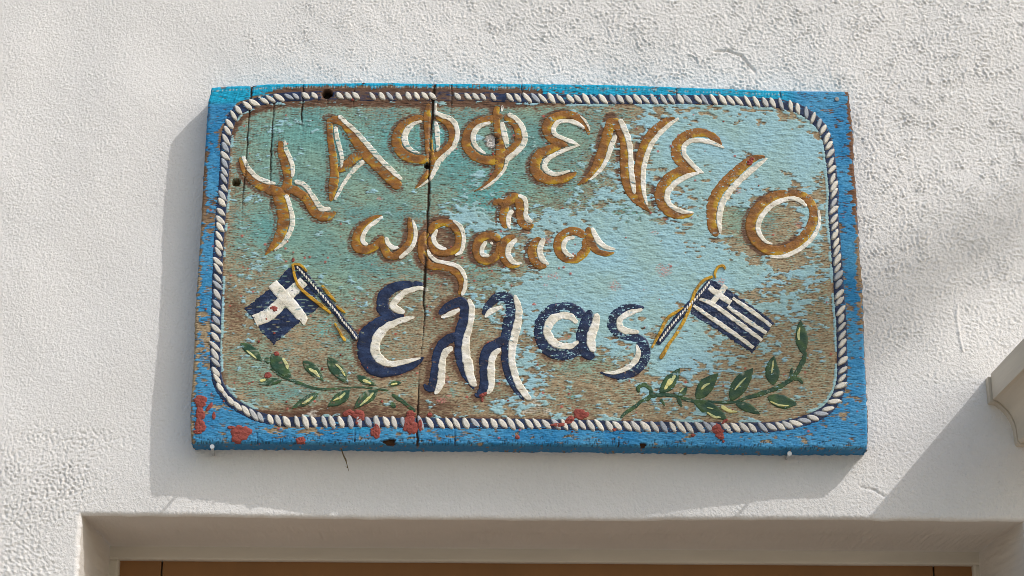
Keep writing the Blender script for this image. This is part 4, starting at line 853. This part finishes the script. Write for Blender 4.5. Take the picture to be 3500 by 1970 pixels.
# strand tilt by place, from the corners (degrees of the long axis, board plane)
def tilt(u, w):
    a, b_ = (u+0.478)/1.008, w/0.583
    th = math.degrees(math.atan2((b_-0.5)*0.583, (a-0.5)*1.008))
    key = [(-180, 131), (-152, 130), (-147, 118), (-138, 106), (-128, 112), (-115, 124), (-60, 128), (-38, 132), (-33, 150), (-29.5, 174), (-26, 190), (-22, 215), (-18, 234), (20, 237), (25, 243), (28, 258), (32, 285), (37, 304), (60, 308), (120, 308), (140, 312), (145, 326), (149, 330), (152, 300), (156, 298), (162, 308), (180, 311)]
    return np.interp(th, [k_[0] for k_ in key], [k_[1] for k_ in key])
nd = 208
for k in range(nd):
    s = tot*(k + rng.uniform(-0.12, 0.12))/nd
    u, w = rope_at(s)
    a_, b_ = (u+0.478)/1.008, w/0.583
    worn = (0.24 < a_ < 0.46) and b_ > 0.85
    if worn and rng.random() < 0.18: continue
    if any(math.hypot(u-h_[0]*e4, w-h_[1]*e4) < h_[2]*e4 + 0.006 for h_ in HOLES[:2]): continue
    o = bpy.data.objects.new('rope_strand', dabs[int(rng.integers(7))])
    C.objects.link(o); o.parent = ropeo
    ln = rng.uniform(0.0180, 0.0225)*(0.76 if (0.12 < a_ < 0.46 and b_ > 0.85) else 1)
    wd = rng.uniform(0.0070, 0.0090)
    if 0.04 < a_ < 0.95 and b_ < 0.12: wd *= 1.1
    ang = math.radians(tilt(u, w) + rng.uniform(-9, 9))
    hh = float(samp(Hh, np.array([u]), np.array([w]))[0])*0.5
    o.location = (u, -(TH + 0.0014 + hh), w)
    o.rotation_euler = (0, -ang, 0)
    o.scale = (ln, 1.0, wd)

# flags
def group_part(name, label):
    e_ = empty(name, (0, 0, 0)); e_.parent = sign; e_['label'] = label; return e_
fa_ = group_part('painted_flag', 'navy flag with a broad white cross on a twisted pole')
poly_obj('flag_field', FLAG_A, 0.0005, NAVY, 0.42, fa_)
BUTT = True
strokes_each('cross_arm', [[(a_, b_, int(c_*1.06)) for a_, b_, c_ in s_] for s_ in FLAG_A_CROSS], 0.0006, WHITE, 0.38, fa_, None, 0.05, False, 0.0005)
fb_ = group_part('painted_flag', 'Greek flag with navy and white stripes and a small cross')
poly_obj('flag_field', FLAG_B, 0.0006, NAVY, 0.14, fb_)
strokes_each('white_stripe', FLAG_B_WHITE[:4], 0.0007, WHITE, 0.40, fb_, None, 0.12, False, 0.0006)
strokes_each('cross_arm', FLAG_B_WHITE[4:], 0.0007, WHITE, 0.34, fb_, None, 0.10, False, 0.0006)
BUTT = False
for par, pole, cord, wr in ((fa_, POLE_A, CORD_A, 0.50), (fb_, POLE_B, CORD_B, 0.25)):
    strokes_obj('pole', [pole], 0.0008, NAVY, wr, par, None, 0.08, False, 0.0008)
    r = resample(pole, 0.0005)
    ar = np.concatenate([[0], np.cumsum(np.hypot(*np.diff(r[:, :2], axis=0).T))])
    tw_, s = [], 0.005
    while s < ar[-1]-0.003:
        p = np.array([np.interp(s, ar, r[:, 0]), np.interp(s, ar, r[:, 1])]); wd = np.interp(s, ar, r[:, 2])
        k = int(np.argmin(abs(ar-s))); dv = r[min(k+5, len(r)-1), :2]-r[max(k-5, 0), :2]; dv /= np.hypot(*dv)
        nv = np.array([-dv[1], dv[0]]); tt = dv*0.62*(1) + nv*(0.38 if par is fb_ else -0.30)
        ln = wd*0.40
        tw_.append(np.array([[*(p-tt*ln), 0.0012], [*(p-tt*ln*0.3), 0.0028], [*(p+tt*ln*0.4), 0.0024], [*(p+tt*ln), 0.0008]]))
        s += wd*0.50
    strokes_each('pole_twist', [catmull(q_, 0.001) for q_ in tw_], 0.0005, WHITE, 0.25, par, None, 0.05, False, 0.0017)
    strokes_each('gold_cord', cord, 0.0009, OCHRE, 0.15 if par is fb_ else 0.3, par, None, 0.10, False, 0.0016)

# olive branches
def leaf_stroke(l, k=1.0):
    x1, y1, x2, y2, wd = [v*e4 for v in l]
    t_ = np.linspace(0, 1, 16)
    prof = np.sin(np.pi*t_**0.85)**0.85
    nx_, ny_ = -(y2-y1), (x2-x1); bow = 0.05*math.sin(x1*977)
    return np.stack([x1+(x2-x1)*t_+nx_*bow*np.sin(np.pi*t_), y1+(y2-y1)*t_+ny_*bow*np.sin(np.pi*t_), np.maximum(1.2*wd*prof, 0.0004)], -1)
for nm, stem, leaves, gl, wr in (('olive branch at the lower left, leaves pointing left', STEM_A, LEAF_A, GLEAM_A, 0.58), ('olive branch at the lower right curling upward', STEM_B, LEAF_B, GLEAM_B, 0.28)):
    e_ = group_part('olive_branch', nm)
    strokes_each('stem', stem, 0.0007, GREEN, wr, e_, None, 0.15, False)
    lo = [strokes_obj('leaf', [leaf_stroke(l)], 0.0006, GREEN, wr, e_, None, 0.08, False, 0.0003) for l in leaves]
    strokes_each('leaf_gleam', gl, 0.0005, YELL, wr*0.9, e_, None, 0.12, False, 0.0008)

# splashes of red brown paint
for k, b_ in enumerate(BLOBS):
    u0, w0, rx_, ry_, ang = b_
    u0, w0, rx_, ry_ = u0*e4, w0*e4, max(rx_*e4, 0.0012), max(ry_*e4, 0.0012)
    c_, s_ = math.cos(math.radians(-ang)), math.sin(math.radians(-ang))
    na, nr = 28 if rx_ > 0.005 else 14, 6 if rx_ > 0.005 else 3
    th = np.linspace(0, 2*np.pi, na, endpoint=False)
    ph = rng.uniform(0, 6.28, 6)
    rad = 1 + sum(a_*np.sin(f_*th+p_) for a_, f_, p_ in zip((0.10, 0.10, 0.07, 0.05, 0.04, 0.03), (2, 3, 5, 7, 9, 11), ph))*(1.0 if rx_ > 0.006 else 0.4)
    V, F = [], []
    for q_ in range(1, nr+1):
        f_ = q_/nr
        x = np.cos(th)*rad*rx_*f_; z = np.sin(th)*rad*ry_*f_
        uu = u0 + x*c_ - z*s_; ww = np.clip(w0 + x*s_ + z*c_, 0.0008, 0.58)
        uu = np.maximum(uu, fl(ww)+0.001)
        lump = 0.0009 + 0.0005*samp(peb, uu, ww) + 0.0003*samp(fl3, uu, ww)
        prof = (1-f_**4) if q_ < nr else -0.5
        edge = np.clip(np.minimum(ww, uu-fl(ww)), 0, RR); drop = (RR-np.sqrt(np.maximum(RR**2-(RR-edge)**2, 0)))*0.9
        h = samp(Hh, uu, ww)*0.6 + 0.0009 + (np.maximum(lump, 0.0003)*prof if q_ < nr else -0.0022) - drop
        V.append(np.stack([uu, -(TH+h), ww], -1))
    V = np.vstack(V + [np.array([[u0, -(TH + float(samp(Hh, np.array([u0]), np.array([w0]))[0])*0.6 + 0.0015), w0]])])
    fs = []
    for q_ in range(nr-1):
        for j in range(na): fs.append((q_*na+j, q_*na+(j+1) % na, (q_+1)*na+(j+1) % na, (q_+1)*na+j))
    for j in range(na): fs.append((nr*na, (j+1) % na, j))
    me = bpy.data.meshes.new('paint_splash'); me.from_pydata([tuple(map(float, v)) for v in V], [], fs); me.update()
    bmx = bmesh.new(); bmx.from_mesh(me); bmesh.ops.recalc_face_normals(bmx, faces=bmx.faces); bmx.to_mesh(me); bmx.free()
    link_obj('paint_splash', me, sign, M_SPLASH)

# ------------------------------------------------------------------ nails
M_STEEL = flat_mat('galvanised_steel', (0.50, 0.51, 0.52), 0.4, 0.15, 60, None, 0.0002, 0.75)
def nail_mesh(bm, p0, p1, r, rh, hl=0.0016):
    p0, p1 = Vector(p0), Vector(p1); d_ = (p1-p0).normalized()
    tube(bm, [p0, p1-d_*hl], [r, r], 10)
    tube(bm, [p1-d_*hl, p1-d_*hl*0.3, p1], [rh*0.96, rh, rh*0.9], 16)
for base_, tip, lab in (((-0.4502, 0.01, 2.2294), (-0.4433, -0.055, 2.2309), 'steel nail in the wall under the lower left corner of the sign'),
                        ((0.4155, 0.01, 2.2300), (0.4139, -0.050, 2.2270), 'steel nail in the wall under the lower right end of the sign')):
    n_ = empty('nail', (0, 0, 0)); n_.location = base_
    tag(n_, lab, 'nail', 'nails holding up the sign')
    d_ = Vector(tip)-Vector(base_)
    bm = bmesh.new(); tube(bm, [(0, 0, 0), d_*0.98], [0.0021, 0.0021], 10); bm_obj('shank', bm, M_STEEL, n_, True)
    bm = bmesh.new(); u_ = d_.normalized(); tube(bm, [d_-u_*0.0018, d_-u_*0.0012, d_], [0.0030, 0.0036, 0.0033], 18); bm_obj('nail_head', bm, M_STEEL, n_, False)
bm = bmesh.new(); tube(bm, [(0.5080, -TH+0.002, 0.5585), (0.5080, -TH-0.0016, 0.5585), (0.5080, -TH-0.0022, 0.5585)], [0.0036, 0.0036, 0.0028], 16)
bm_obj('nail_head', bm, flat_mat('dull_nail', (0.30, 0.29, 0.28), 0.5, 0.1, 40, None, 0.0002, 0.6), sign)

# dry stalk hanging below the board
bm = bmesh.new()
tube(bm, [(0, 0, 0.012), (0.004, -0.004, -0.004), (0.008, -0.008, -0.015), (0.0125, -0.008, -0.025), (0.0165, -0.005, -0.0385)], [0.0005, 0.0008, 0.0010, 0.0007, 0.0003], 6)
tube(bm, [(0.006, -0.006, -0.010), (0.0125, -0.010, -0.022), (0.0145, -0.007, -0.034), (0.0115, -0.006, -0.031)], [0.0004, 0.0006, 0.0005, 0.0002], 6)
tw_o = bm_obj('dry_stalk', bm, flat_mat('dry_stalk', (0.16, 0.115, 0.055), 0.8, 0.2, 80), None, True)
tw_o.location = (-0.2590, -0.012, 2.2410)
tag(tw_o, 'thin dry brown stalk dangling under the lower edge of the sign', 'stalk')
# a brown insect speck on the wall below the sign
